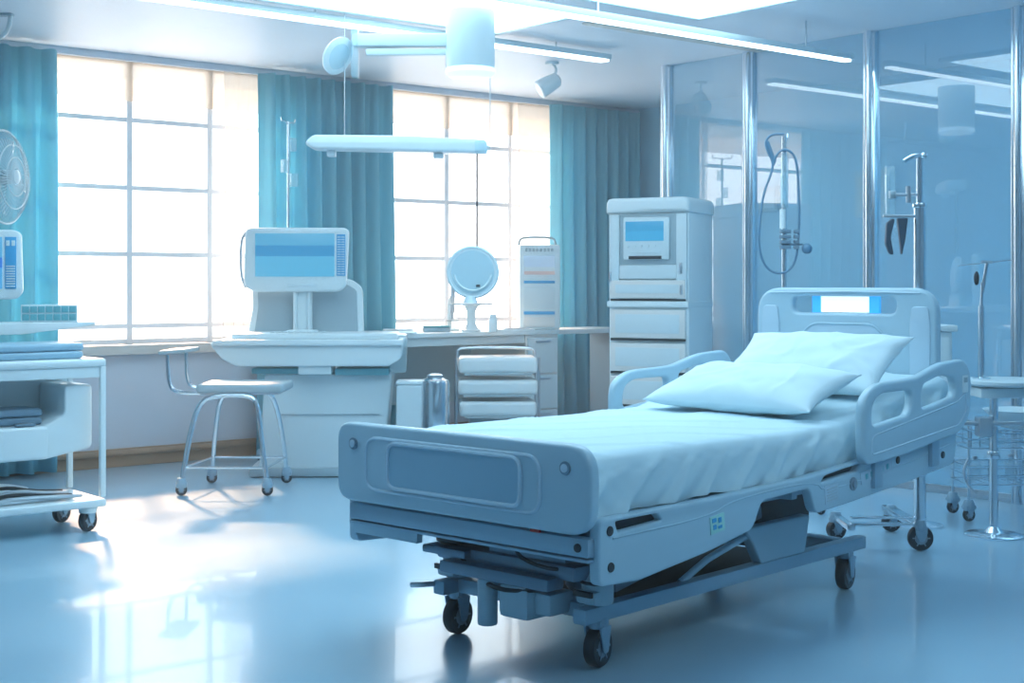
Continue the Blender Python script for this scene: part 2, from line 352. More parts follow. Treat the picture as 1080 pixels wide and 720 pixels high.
# side panels (near side has the cut-outs)
def side_panel(y, near=True):
    z = lambda s, b: b
    outer = [(-.305, .355), (-.10, .345), (.30, .385), (.56, .425), (.62, .52), (.95, .53), (.99, .43), (1.22, .44),
             (1.75, .475), (2.16, .51), (2.19, .60), (2.15, .76), (1.95, .755), (1.35, .60), (.9, .575), (.3, .565), (-.305, .565)]
    holes = [[(-.21, .515), (.02, .525), (-.01, .553), (-.225, .55)], [(1.03, .545), (1.30, .562), (1.34, .592), (1.06, .566)]]
    o = MB().plate(outer, holes, th=.045, bev=.009, mx=Matrix.Translation((0, y, 0)), rnd=.03, hr=.01).obj('side_panel', 'bed', bed)
    for q in holes:
        cx = sum(p[0] for p in q)/4; cz = sum(p[1] for p in q)/4
        MB().plate([((p[0]-cx)*1.08+cx, (p[1]-cz)*1.1+cz) for p in q], th=.006, bev=.001, mx=Matrix.Translation((0, y+(.01 if near else -.01), 0))).obj('slot_shade', 'black', o)  # black plate stands in for the shade inside the slot
    s = -1 if near else 1
    # raised ridge line
    MB().tube([(-.24, y+s*.022, .50), (.30, y+s*.022, .505), (.42, y+s*.022, .545), (.98, y+s*.022, .56), (1.06, y+s*.022, .50), (1.8, y+s*.022, .56), (2.12, y+s*.022, .60)], .0035, sub=2).obj('panel_ridge', 'bed', o)
    for sx, sz in ((-.255, .525), (-.25, .41), (1.64, .575), (2.05, .56)):
        MB().cyl((sx, y+s*.018, sz), (sx, y+s*.027, sz), .016, bev=.003).obj('bolt_cap', 'dark', o)
    if near:
        m1 = MB().box((.335, y-.0235, .475), (.085, .004, .062), .001, rot=(0, -R(6), 0)).obj('warning_label', 'mint', o, label='mint green sticker with blue symbols')
        m2 = MB()
        for (a, b, c, d) in ((-.022, .014, .024, .014), (.012, .012, .018, .018), (-.018, -.010, .018, .016), (.014, -.012, .022, .010)): m2.box((.335+a, y-.0262, .475+b), (c, .002, d), 0, rot=(0, -R(6), 0))
        m2.obj('label_symbols', 'bluelab', m1)
        m1 = MB().box((1.105, y-.0235, .495), (.10, .004, .070), .001, rot=(0, -R(5), 0)).obj('rating_label', 'bedrim', o)
        m2 = MB()
        for k in range(5): m2.box((1.105, y-.0262, .472+k*.011), (.075-.012*(k % 2), .002, .003), 0, rot=(0, -R(5), 0))
        m2.obj('label_lines', 'grey', m1)
        cp = MB().cyl((1.27, y-.018, .515), (1.27, y-.030, .515), .026, bev=.003).cyl((1.27, y-.029, .515), (1.27, y-.036, .515), .016, bev=.003).obj('control_knob', 'wheelhub', o)
        pl = MB().box((1.46, y-.0235, .545), (.26, .004, .048), .002, rot=(0, -R(8), 0)).obj('control_plate', 'bedrim', o)
        for k in range(5): MB().box((1.375+k*.043, y-.0262, .534+k*.006), (.020, .003, .022), .001, rot=(0, -R(8), 0)).obj('control_button', 'teal', pl)
side_panel(-.235, True); side_panel(.915, False)
# deck (mattress platform)
BK = 1.30
def deckz(s): return .57 + (max(0, s-BK)*.155)
m = MB().bb(-.29, BK, -.20, .875, .535, .562, .006)
t_ = (2.20-BK)
m.box((BK+t_/2, YC, .548+t_*.155/2), (t_*1.01, 1.07, .025), .006, rot=(0, -math.atan(.155), 0)); m.obj('deck', 'bedmetal', bed)
# headboard
hb = MB().plate([(-.14, .50), (.81, .50), (.81, 1.285), (-.14, 1.285)], [rect(.06, .61, 1.165, 1.245)], th=.05, bev=.015, mx=yz(2.26), rnd=[.04, .04, .13, .13], hr=.04).obj('headboard', 'bed', bed)
insetpts = [(.12, .78), (.55, .78), (.55, 1.07), (.49, 1.115), (.18, 1.115), (.12, 1.07)]
MB().plate(insetpts, th=.010, bev=.004, mx=yz(2.234), rnd=.03).obj('inset_panel', 'bedrim', hb)
MB().tube([(2.230, p[0], p[1]) for p in roundpoly(insetpts, .03, 5)], .006, closed=True).obj('inset_rim', 'bed', hb)
for a, b in ((-.11, -.01), (.68, .78)):
    MB().plate([(a, .7), (b, .7), (b, 1.12), (b-.01, 1.20), (a+.01, 1.20), (a, 1.12)], th=.010, bev=.004, mx=yz(2.234), rnd=.02).obj('corner_pad', 'bedrim', hb)
MB().tube([(2.233, -.06, 1.262), (2.231, .33, 1.268), (2.233, .73, 1.262)], .004).obj('top_groove', 'bedrim', hb)
sg = MB().bb(2.275, 2.29, .215, .475, 1.168, 1.243, .002).obj('lit_name_panel', 'lit', hb, label='glowing white panel behind the headboard grip')
MB().bb(2.272, 2.292, .473, .52, 1.166, 1.245, .002).obj('panel_edge', 'litblue', sg); MB().bb(2.272, 2.292, .165, .217, 1.166, 1.245, .002).obj('panel_edge', 'litblue', sg)
for y in (-.02, .69): MB().bb(2.24, 2.30, y-.04, y+.04, .43, .56, .008).obj('headboard_bracket', 'bedmetal', hb)
# side rails (follow the raised back section)
def rail(y, name='side_rail'):
    sgn = -1 if y < YC else 1
    outer = [(1.27, .585), (1.60, .60), (2.13, .655), (2.22, .72), (2.235, .90), (2.17, .975), (1.95, .965), (1.72, .915), (1.38, .905), (1.27, .85)]
    h1 = [(1.335, .735), (1.66, .765), (1.69, .865), (1.42, .865), (1.345, .83)]
    h2 = [(1.755, .775), (2.075, .815), (2.08, .895), (1.95, .915), (1.765, .88)]
    o = MB().plate(outer, [h1, h2], th=.042, bev=.014, mx=Matrix.Translation((0, y, 0)), rnd=[.07, .02, .07, .06, .08, .07, .05, .05, .09, .07], hr=.045).obj(name, 'bed', bed)
    MB().tube([(p[0], y+sgn*.021, p[1]) for p in roundpoly([(1.33, .625), (2.11, .69), (2.18, .75), (2.17, .83), (2.09, .79), (1.34, .70)], .03, 5)], .004, closed=True).obj('rail_groove', 'bedrim', o)
    k = MB().box((2.165, y+sgn*.021, .865), (.055, .006, .075), .003).obj('rail_keypad', 'white', o)
    MB().box((2.165, y+sgn*.0245, .882), (.035, .003, .022), .001).obj('keypad_display', 'grey', k)
    for a, b in ((1.45, .56), (1.95, .60)): MB().box((a, y-sgn*.03, b), (.07, .045, .16), .01).obj('rail_mount', 'bedmetal', o)
rail(-.285); rail(.965)
# undercarriage
uf = MB()
uf.bb(-.10, 1.80, -.03, .03, .158, .213, .012); uf.bb(-.10, 1.80, .645, .705, .158, .213, .012)
uf.bb(-.03, .05, .03, .645, .16, .213, .01); uf.bb(1.62, 1.70, .03, .645, .16, .213, .01)
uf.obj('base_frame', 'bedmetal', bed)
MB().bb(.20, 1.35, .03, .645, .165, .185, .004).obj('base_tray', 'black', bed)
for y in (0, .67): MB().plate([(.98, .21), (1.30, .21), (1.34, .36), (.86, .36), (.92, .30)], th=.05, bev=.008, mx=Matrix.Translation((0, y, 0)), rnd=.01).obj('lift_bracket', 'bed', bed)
MB().bb(.55, 1.55, .10, .56, .30, .50, .02).obj('shade_block', 'black', bed)  # black block added as the shade seen through the side cut-out
MB().tube([(.50, .02, .205), (.66, .01, .27), (.95, .0, .335)], .014).obj('lift_rod', 'bed', bed)
for y in (.06, .61):
    MB().box((.62, y, .32), (.95, .03, .055), .008, rot=(0, -R(9), 0)).obj('scissor_arm', 'under', bed); MB().box((.65, y+.03, .36), (1.0, .025, .05), .008, rot=(0, R(11), 0)).obj('scissor_arm', 'under', bed)
m = MB().bb(-.16, 1.95, .02, .08, .435, .50, .008).bb(-.16, 1.95, .60, .66, .435, .50, .008).bb(-.16, -.10, .02, .66, .44, .50, .008).bb(1.2, 1.26, .02, .66, .44, .50, .008)
for x_ in (-.13, .9, 1.9): m.bb(x_-.02, x_+.02, -.22, .9, .49, .54, .006)
m.obj('upper_frame', 'bedmetal', bed)
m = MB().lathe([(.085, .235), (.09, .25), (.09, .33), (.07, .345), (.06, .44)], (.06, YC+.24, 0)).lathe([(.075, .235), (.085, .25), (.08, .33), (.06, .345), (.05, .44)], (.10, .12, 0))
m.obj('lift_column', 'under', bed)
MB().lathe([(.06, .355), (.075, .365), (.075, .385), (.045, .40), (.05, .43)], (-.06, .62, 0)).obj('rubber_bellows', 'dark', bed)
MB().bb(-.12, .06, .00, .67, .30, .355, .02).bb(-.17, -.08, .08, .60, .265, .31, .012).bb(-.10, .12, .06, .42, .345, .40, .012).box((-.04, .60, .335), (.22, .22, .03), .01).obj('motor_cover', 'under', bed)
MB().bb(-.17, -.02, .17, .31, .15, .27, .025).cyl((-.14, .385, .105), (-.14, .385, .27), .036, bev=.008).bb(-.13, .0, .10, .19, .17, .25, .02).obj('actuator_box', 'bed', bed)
MB().tube([(-.14, .10, .27), (-.18, .3, .24), (-.13, .48, .28), (-.10, .60, .36), (.0, .63, .42)], .008, sub=2).tube([(-.1, .3, .4), (-.17, .2, .36), (-.12, .05, .33), (.1, .05, .36)], .007, sub=2).obj('cable', 'dark', bed)
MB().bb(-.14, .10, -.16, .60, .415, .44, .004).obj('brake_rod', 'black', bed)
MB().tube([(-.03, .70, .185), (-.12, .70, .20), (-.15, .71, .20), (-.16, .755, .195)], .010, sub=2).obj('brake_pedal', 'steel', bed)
def caster(x, y, rot=0, r=.068, par=bed, nm='caster', zt=.163, wdt=.042, loc=None):
    c = MB().bb(-.03, .03, -.028, .028, zt-.022, zt, .005).lathe([(.030, zt-.03), (.034, zt-.02), (.034, zt), (.022, zt+.03)]).plate([(-r*.22, r*.75), (r*.22, r*.75), (r*.5, zt-.02), (-r*.55, zt-.02)], th=.008, bev=.002, mx=Matrix.Translation((0, -wdt/2-.010, 0)), rnd=.01).plate([(-r*.22, r*.75), (r*.22, r*.75), (r*.5, zt-.02), (-r*.55, zt-.02)], th=.008, bev=.002, mx=Matrix.Translation((0, wdt/2+.010, 0)), rnd=.01).obj(nm, 'bedmetal', par, (x, y, 0), rot)
    q = Vector((0, 1, 0)).to_track_quat('Z', 'Y')
    h = wdt/2
    wv = MB().lathe([(r*.70, -h), (r*.93, -h), (r, -h*.6), (r, h*.6), (r*.93, h), (r*.70, h)], (0, 0, r+.001), q, n=32).obj('tyre', 'dark', c)
    hm = MB().lathe([(r*.2, -h-.003), (r*.72, -h+.002), (r*.72, h-.002), (r*.2, h+.003)], (0, 0, r+.001), q, n=32)
    for k in range(6):
        a = k*math.pi/3
        for s in (-1, 1): hm.box((r*.45*math.cos(a), s*(h+.001), r+.001+r*.45*math.sin(a)), (r*.5, .004, r*.10), .001, rot=(0, -a, 0))
    hm.obj('hub', 'wheelhub', c)
    return c
for (x, y, ro) in ((0, 0, R(10)), (0, .673, R(6)), (1.667, 0, R(8)), (1.667, .673, R(20))): caster(x, y, ro)
for y in (0, .673):
    MB().cyl((0, y, .215), (0, y, .30), .055, bev=.012).cyl((0, y, .30), (0, y, .33), .04, .028, bev=.004).lathe([(.058, .285), (.054, .31), (.038, .335), (.015, .345)], (0, y, 0)).bb(-.07, .02, y-.045, y+.045, .22, .27, .02).obj('caster_housing', 'bed', bed)
    MB().tube([(.058*math.cos(a*.5236), y+.058*math.sin(a*.5236), .292) for a in range(12)], .006, closed=True).bb(-.085, -.072, y-.04, y+.04, .25, .27, .003).obj('housing_seal', 'dark', bed)
# ------------------------------------------------------------------ mattress with sheet
def mattop(s): return .755 + max(0, s-BK)*.155 + .004*math.sin(s*5)
def make_mattress():
    nu, nv = 170, 110; s0, s1 = -.302, 2.225; y0, y1 = -.205, .875; rr = .07
    bm = bmesh.new(); V = []
    prof = []     # (y, zfrac kind) around: down side -> top -> down
    ztopn = .19
    for j in range(nv+1):
        t = j/nv; L = .19*2+(y1-y0); d = t*L
        if d < .19: prof.append((y0, d-.19, -1, 1-d/.19))
        elif d < .19+(y1-y0): prof.append((y0+d-.19, 0, 0, 0))
        else: prof.append((y1, -(d-.19-(y1-y0)), 1, (d-.19-(y1-y0))/.19))
    for i in range(nu+1):
        s = s0+(s1-s0)*i/nu; row = []
        e = min(s-s0, s1-s)
        for (y, dz, side, f) in prof:
            z = mattop(s)+dz; yy = y
            # round the upper edge
            dy = min(y-y0, y1-y)
            if side == 0 and dy < rr: z -= rr*(1-math.sqrt(max(0, 1-((rr-dy)/rr)**2)))*.55
            if side != 0:
                k = min(1, -dz/rr); z -= rr*.55*(1-k)*.9
                yy += side*.012*math.sin(math.pi*f)
            # edge rounding at the ends
            if e < .05: z -= (.05-math.sqrt(max(0, .05**2-(.05-e)**2)))*.6*(1-f)
            # folds on the sides, diagonal
            if side != 0:
                w_ = .25+.75*f
                g = noise.noise(Vector((s*9+f*2.2, f*1.2, side*3)))*.024 + noise.noise(Vector((s*16-f*3, f*1.5, 5)))*.006
                g += .020*max(0, math.sin(s*30+f*5+3*noise.noise(Vector((s*2, 0, 1)))))**3*(1 if s < 1.1 else .4)
                yy += side*g*w_
                if f > .85: z += .010*noise.noise(Vector((s*7, 0, side)))
            else:
                c = noise.noise(Vector((s*1.6, y*2.3, 2)))*.010+noise.noise(Vector((s*4+y*3, y*5, 4)))*.004
                r_ = abs(noise.noise(Vector((s*2.2+y*3.5, y*1.2-s*.6, 9))))
                c += .008*max(0, 1-r_*9)
                z += c*min(1, dy/.08+.2)
            row.append(bm.verts.new((s, yy, z)))
        V.append(row)
    for i in range(nu):
        for j in range(nv): bm.faces.new((V[i][j], V[i+1][j], V[i+1][j+1], V[i][j+1]))
    for i in range(nu): bm.faces.new((V[i][0], V[i][nv], V[i+1][nv], V[i+1][0]))
    bm.faces.new(V[0]); bm.faces.new(V[nu][::-1])
    k = MB(); k.bm.free(); k.bm = bm
    return k
bl = Vector((bo[0], bo[1], 0))
ma = make_mattress().obj('mattress', 'sheet', None, bl, B_RZ, sharp=50)
tag(ma, 'thick mattress under a pale blue wrinkled sheet on the hospital bed', 'mattress')
def pillow(s, y, z, L, H, T, tilt, yaw, seed, label):
    n, k = 60, 40; bm = bmesh.new()
    def pt(u, v, sg):
        x = 2*u-1; q = 2*v-1
        ex = 1-.09*(1-q*q); ey = 1-.10*(1-x*x)*.8
        th = (max(0, 1-abs(x)**2.6)**.55)*(max(0, 1-abs(q)**2.6)**.55)
        X = x*H/2*ex*(1-.0); Y = q*L/2*ey
        ed = math.sqrt(max(abs(x), abs(q))**4)
        wr = noise.noise(Vector((x*1.6+seed, q*2.4, sg)))*.018*th + .007*noise.noise(Vector((x*2+q*4+seed, q*2-x*2, sg)))*th
        fold = .006*max(0, 1-abs(noise.noise(Vector((q*1.8+seed*2, x*.9+q*.6, 3+sg))))*7)*min(1, th*2)
        return Vector((X, Y, sg*(th*T/2+wr+(fold if sg > 0 else 0)+.003)))
    A = [[bm.verts.new(pt(i/k, j/n, 1)) for j in range(n+1)] for i in range(k+1)]
    B2 = [[bm.verts.new(pt(i/k, j/n, -1)) for j in range(n+1)] for i in range(k+1)]
    for i in range(k):
        for j in range(n):
            bm.faces.new((A[i][j], A[i+1][j], A[i+1][j+1], A[i][j+1])); bm.faces.new((B2[i][j], B2[i][j+1], B2[i+1][j+1], B2[i+1][j]))
    for i in range(k):
        bm.faces.new((A[i][0], B2[i][0], B2[i+1][0], A[i+1][0])); bm.faces.new((A[i][n], A[i+1][n], B2[i+1][n], B2[i][n]))
    for j in range(n):
        bm.faces.new((A[0][j], A[0][j+1], B2[0][j+1], B2[0][j])); bm.faces.new((A[k][j], B2[k][j], B2[k][j+1], A[k][j+1]))
    mb = MB(); mb.bm.free(); mb.bm = bm
    bmesh.ops.transform(bm, matrix=Matrix.Rotation(yaw, 4, 'Z') @ Matrix.Rotation(-tilt, 4, 'Y'), verts=bm.verts)
    c = Matrix.Translation(bl) @ Matrix.Rotation(B_RZ, 4, 'Z') @ Vector((s, y, z))
    o = mb.obj('pillow', 'pillow', None, c, B_RZ, sharp=60)
    tag(o, label, 'pillow')
pillow(1.36, .285, .862, .86, .40, .15, R(19), R(-3), 1.0, 'front pale blue pillow, lying nearer the foot of the bed')
pillow(1.78, .235, .955, .80, .44, .15, R(31), R(2), 7.3, 'rear pale blue pillow leaning towards the headboard')
# ================================================================== TALL WHITE CABINET
cx, cy = F(695, 9.75)
t = thing('medical_cabinet', 'tall white cabinet with a small blue screen and drawers beside the corner curtain', 'cabinet', (cx+.12, cy+.10, 0), R(-66))
W2, D2 = .295, .26
MB().bb(-W2, W2, -D2+.02, D2, .06, 1.80, .012).obj('body', 'white', t)
MB().plate([(-W2-.012, 1.795), (W2+.012, 1.795), (W2+.012, 1.90), (-W2-.012, 1.90)], th=D2*2+.03, bev=.025, mx=Matrix.Identity(4), rnd=[.005, .005, .07, .07]).obj('top_cover', 'white', t)
MB().bb(-W2+.02, W2-.02, -D2+.04, D2-.04, 0, .07, .003).obj('plinth', 'grey', t)
fy = -D2+.01
MB().bb(-W2+.01, -W2+.085, fy-.015, fy+.01, 1.20, 1.785, .006).bb(W2-.085, W2-.01, fy-.015, fy+.01, 1.20, 1.785, .006).bb(-W2+.085, W2-.085, fy-.012, fy+.01, 1.34, 1.435, .006).obj('front_frame', 'pale', t)
MB().bb(-W2+.087, W2-.087, fy-.002, fy+.006, 1.437, 1.785, .001).obj('monitor_recess', 'grey', t)
mn = MB().bb(-.175, .165, fy-.03, fy, 1.47, 1.765, .015).obj('monitor_unit', 'pale', t)
MB().bb(-.155, .125, fy-.034, fy-.028, 1.60, 1.735, .002).obj('screen', 'scr3', mn)
m = MB()
for k in range(5): m.cyl((-.14+k*.05, fy-.028, 1.565), (-.14+k*.05, fy-.036, 1.565), .010, n=12)
m.bb(-.13, .10, fy-.034, fy-.028, 1.52, 1.53, .001).obj('control_buttons', 'pale', mn)
MB().bb(-.13, .11, fy-.036, fy-.026, 1.475, 1.497, .002).obj('disc_slot', 'dark', mn)
def drawer(z0, z1, par=t, inset='grey'):
    d = MB().bb(-W2+.018, W2-.018, fy-.02, fy+.01, z0, z1, .008).obj('drawer', 'warmwhite', par)
    MB().bb(-W2+.06, W2-.06, fy-.024, fy-.018, z0+.035, z1-.03, .004).obj('drawer_panel', 'pale', d)
    MB().bb(-W2+.02, W2-.02, fy-.012, fy+.0, z0-.018, z0-.002, .001).obj('drawer_gap', 'dark', d)
for z0, z1 in ((1.205, 1.33), (.93, 1.125), (.70, .895), (.47, .665), (.10, .435)): drawer(z0, z1)
MB().bb(-W2-.004, W2+.004, fy-.018, D2+.004, 1.145, 1.185, .004).obj('mid_band', 'white', t)
for x, z in ((W2-.05, 1.42), (W2-.045, 1.27), (-W2+.02, 1.36)): MB().bb(x-.008, x+.008, fy-.03, fy-.012, z-.04, z+.03, .004).obj('latch', 'steel', t)
# ================================================================== WORK BENCH BY WINDOW
bx0, bx1, by0, by1, bz = 5.66, 7.40, 8.45, 9.22, .94
dk = thing('work_bench', 'long white work bench with drawers under the right-hand window', 'bench', ((bx0+bx1)/2, (by0+by1)/2, 0))
hw, hd = (bx1-bx0)/2, (by1-by0)/2
MB().bb(-hw, hw, -hd, hd, bz-.035, bz, .008).obj('worktop', 'white', dk)
MB().bb(-hw, hw-.02, -hd+.03, -hd+.05, bz-.10, bz-.035, .004).obj('apron', 'pale', dk)
MB().bb(hw-.34, hw, -hd+.02, hd-.01, 0, bz-.035, .006).obj('drawer_cabinet', 'warmwhite', dk)
for z0, z1 in ((.60, .88), (.32, .585), (.06, .305)):
    d = MB().bb(hw-.325, hw-.02, -hd+.0, -hd+.025, z0, z1, .005).obj('drawer', 'pale', dk)
    MB().bb(hw-.25, hw-.10, -hd-.015, -hd+.003, z1-.035, z1-.022, .003).obj('handle', 'steel', d)
MB().bb(-hw, -hw+.04, -hd+.03, hd-.02, 0, bz-.035, .004).obj('side_panel', 'pale', dk)
MB().bb(-hw+.03, hw-.34, hd-.05, hd-.03, .35, bz-.1, .003).obj('back_panel', 'pale', dk)
t = thing('wall_shelf', 'narrow white shelf board between the bench and the tall cabinet', 'shelf', (7.78, 8.75, 0))
MB().bb(-.37, .50, -.17, .28, bz-.045, bz-.005, .008).obj('board', 'warmwhite', t)
MB().bb(.44, .48, -.13, .24, 0, bz-.045, .004).obj('support_panel', 'grey', t)
# drawer trolley beneath the bench
px_, py_ = F(524, 10.35)
t = thing('drawer_trolley', 'small trolley of three rounded white drawers tucked beneath the bench', 'trolley', (px_, py_, 0), R(-36))
for z0, z1, wv in ((.655, .775, .285), (.50, .61, .29), (.345, .455, .28)):
    d = MB().box((0, -.01, (z0+z1)/2), (wv*2, .40, z1-z0), .035, seg=4).obj('drawer', 'white', t)
    MB().bb(-wv+.04, wv-.04, -.215, -.195, z0-.012, z0+.006, .003).obj('drawer_lip', 'grey', d)
m = MB().tube([(-.30, .15, .09), (-.30, .15, .80), (-.25, .15, .83), (.25, .15, .83), (.30, .15, .80), (.30, .15, .09)], .012, sub=1).tube([(-.30, -.15, .09), (-.30, -.15, .77)], .010).tube([(.30, -.15, .09), (.30, -.15, .77)], .010)
m.obj('frame', 'steel', t)
MB().bb(-.31, .31, -.2, .2, .08, .11, .006).obj('base_shelf', 'pale', t)
MB().bb(-.20, .24, -.15, .15, .115, .33, .02).obj('lower_bin', 'grey', t)
for sx in (-1, 1):
    for sy in (-1, 1): caster(sx*.27, sy*.16, .3, r=.03, par=t, zt=.085, wdt=.02)
# cream back box behind it
# chrome canister and white bin
px_, py_ = F(459, 9.7)
t = thing('chrome_canister', 'tall polished chrome canister standing left of the drawer trolley', 'canister', (px_, py_, 0))
MB().lathe([(.095, 0), (.10, .01), (.10, .62), (.095, .64), (.06, .655), (.05, .66)]).obj('body', 'chrome', t)
MB().lathe([(.055, .655), (.055, .675), (.03, .685)]).obj('lid', 'steel', t)
px_, py_ = F(440, 9.55)
t = thing('waste_bin', 'slim white pedal bin beside the chrome canister', 'bin', (px_-.09, py_-.02, 0), FC)
MB().plate([(-.08, 0), (.09, 0), (.10, .63), (-.07, .63)], th=.20, bev=.012, mx=Matrix.Translation((0, 0, 0)), rnd=.02).obj('body', 'pale', t)
MB().bb(-.075, .105, -.105, .105, .63, .655, .01).obj('lid', 'white', t)
# tower monitor on bench
px_, py_ = F(568, 11.35)
t = thing('monitoring_tower', 'upright white instrument tower with pale screen on the bench, before the window edge', 'medical monitor', (px_, py_, bz), R(-34))
MB().bb(-.165, .165, -.10, .12, 0, .68, .02).obj('body', 'white', t)
MB().tube([(-.15, .10, .62), (-.15, .10, .72), (-.11, .10, .745), (.11, .10, .745), (.15, .10, .72), (.15, .10, .62)], .010, sub=1).obj('carry_handle', 'grey', t)
MB().bb(-.13, .12, -.112, -.098, .44, .59, .003).obj('screen', 'scr4', t)
m = MB()
for k in range(8): m.bb(-.12+k*.03, -.102+k*.03, -.106, -.098, .625, .65, .001)
m.obj('vent_slot', 'grey', t)
MB().bb(-.13, .12, -.106, -.098, .37, .39, .002).bb(-.13, .12, -.106, -.098, .12, .145, .002).obj('blue_stripe', 'bluelab', t)
MB().bb(-.13, .12, -.108, -.098, .17, .34, .004).obj('door', 'pale', t)
MB().bb(-.13, .12, -.108, -.098, .02, .10, .004).obj('lower_door', 'warmwhite', t)
# items on bench
def bench_item(px, d): x, y = F(px, d); return (x, y, bz)
t = thing('lamp_stand', 'short white pedestal on the bench under the round lamp', 'stand', bench_item(497, 10.75))
MB().lathe([(.07, 0), (.075, .012), (.05, .03), (.035, .06), (.032, .15), (.05, .19), (.08, .205)]).obj('pedestal', 'white', t)
MB().bb(-.20, .20, -.02, .02, .205, .218, .004).obj('cross_bar', 'pale', t)
t = thing('specimen_bottle', 'small white bottle on the bench right of the lamp pedestal', 'bottle', bench_item(520, 10.6))
MB().lathe([(.030, 0), (.034, .005), (.034, .09), (.028, .10)]).obj('body', 'white', t)
MB().lathe([(.022, .098), (.024, .10), (.024, .13), (.02, .135)]).obj('cap', 'white', t)
t = thing('instrument_case', 'flat blue grey case lying on the bench left of the lamp pedestal', 'case', bench_item(460, 10.65), R(-30))
MB().bb(-.10, .10, -.06, .06, 0, .035, .006).obj('body', 'grey', t); MB().bb(-.10, .10, -.06, .06, .036, .05, .006).obj('lid', 'teal', t)
t = thing('paper_tray', 'low clear tray of papers at the left end of the bench', 'tray', bench_item(420, 10.35), R(-30))
MB().bb(-.13, .13, -.09, .09, 0, .02, .005).obj('tray', 'clear', t); MB().bb(-.11, .11, -.07, .07, .021, .032, .001).obj('papers', 'warmwhite', t)
t = thing('instrument_tray', 'long shallow white tray along the front of the bench', 'tray', bench_item(528, 10.70), R(-3))
MB().bb(-.10, .26, -.09, -.02, 0, .022, .006).obj('tray', 'white', t); MB().bb(.0, .22, -.07, -.04, .022, .03, .002).obj('tool', 'steel', t)
t = thing('microscope', 'small white microscope on the bench left of the round lamp', 'microscope', bench_item(476, 10.95), R(-20))
MB().bb(-.05, .05, -.06, .06, 0, .02, .005).obj('base', 'white', t)
MB().tube([(0, .045, .015), (0, .055, .15), (0, .03, .24), (0, -.01, .26)], .017, sub=2).obj('arm', 'white', t)
MB().cyl((0, -.03, .14), (0, -.045, .34), .018).cyl((0, -.028, .09), (0, -.03, .14), .010).obj('tube', 'steel', t)
MB().bb(-.045, .045, -.055, .03, .075, .085, .002).obj('stage', 'grey', t)
# ================================================================== CONSOLE WITH MONITOR
px_, py_ = F(334, 9.6)
t = thing('workstation_console', 'large white workstation console with blue banded monitor before the central curtain', 'workstation', (px_, py_, 0), R(-37))
MB().plate([(-.40, .0), (.44, .0), (.50, .70), (-.36, .70)], th=.42, bev=.015, mx=Matrix.Translation((.02, .10, 0)), rnd=.03).obj('cabinet_body', 'pale', t)
MB().bb(-.26, .44, -.122, -.108, .42, .425, .001).bb(.445, .452, -.1, .25, .1, .12, .001).obj('panel_seam', 'grey', t)
MB().box((.06, .08, .035), (1.0, .46, .06), .015).obj('base_plate', 'grey', t)
MB().plate([(-.68, .90), (-.60, .80), (-.50, .755), (.50, .755), (.58, .80), (.60, .93), (-.66, .93)], th=.52, bev=.012, mx=Matrix.Translation((0, 0, 0)), rnd=.02).obj('desk_shelf', 'white', t)
MB().bb(-.66, .60, -.29, -.25, .895, .935, .012).obj('front_lip', 'white', t)
MB().bb(-.55, .56, -.20, .22, .93, .975, .02).obj('upper_deck', 'white', t)
MB().bb(-.10, .12, -.24, .16, .70, .76, .01).obj('support_block', 'pale', t)
MB().bb(-.42, .10, -.15, .1, .70, .735, .004).bb(.14, .50, -.18, .1, .69, .735, .008).obj('under_tray', 'teal', t)
m = MB()
for k in range(9):
    for r in range(3): m.bb(-.30+k*.042, -.268+k*.042, -.15+r*.035, -.122+r*.035, .976, .984, .002)
m.obj('keyboard_keys', 'pale', t)
ch = MB().plate([(-.50, .93), (-.46, 1.15), (-.47, 1.34), (.22, 1.34), (.30, 1.28), (.31, .93)], th=.03, bev=.008, mx=Matrix.Translation((.0, .20, 0)), rnd=.04).obj('back_screen', 'white', t)
MB().plate([(-.45, .95), (-.42, 1.15), (-.43, 1.30), (.20, 1.30), (.26, 1.26), (.27, .95)], th=.012, bev=.003, mx=Matrix.Translation((.0, .182, 0)), rnd=.02).obj('back_panel', 'grey', ch)
mo = MB().plate([(-.50, 1.29), (-.43, 1.25), (.15, 1.25), (.20, 1.29), (.22, 1.69), (-.49, 1.69)], th=.07, bev=.018, mx=Matrix.Translation((0, .05, 0)), rnd=.05).obj('monitor', 'white', t)
MB().bb(-.42, .12, .008, .016, 1.355, 1.65, .003).obj('screen', 'scr1', mo)
kp = MB().bb(.135, .195, .009, .017, 1.36, 1.645, .003).obj('keypad', 'bluelab', mo)
m = MB()
for k in range(16):
    for r in range(2): m.bb(.140+r*.027, .162+r*.027, .005, .010, 1.37+k*.0168, 1.376+k*.0168, .001)
m.obj('keys', 'white', kp)
MB().bb(-.20, .0, .010, .018, 1.285, 1.305, .003).obj('logo_bar', 'pale', mo)
MB().tube([(-.49, .06, 1.28), (-.525, .06, 1.36), (-.525, .06, 1.60), (-.49, .06, 1.66)], .010, sub=2).obj('side_handle', 'steel', mo)
MB().bb(-.17, -.04, .07, .12, .97, 1.25, .01).cyl((-.15, .06, .96), (-.15, .06, 1.25), .012).cyl((-.06, .06, .96), (-.06, .06, 1.25), .012).obj('monitor_stand', 'white', t)
MB().plate([(-.15, .96), (.10, .96), (.07, .99), (-.12, .99)], th=.22, bev=.006, mx=Matrix.Translation((-.08, .04, 0)), rnd=.01).obj('stand_foot', 'white', t)
# right wing of console
MB().bb(.50, .62, -.15, .14, .70, .965, .03).obj('side_wing', 'clear', t)
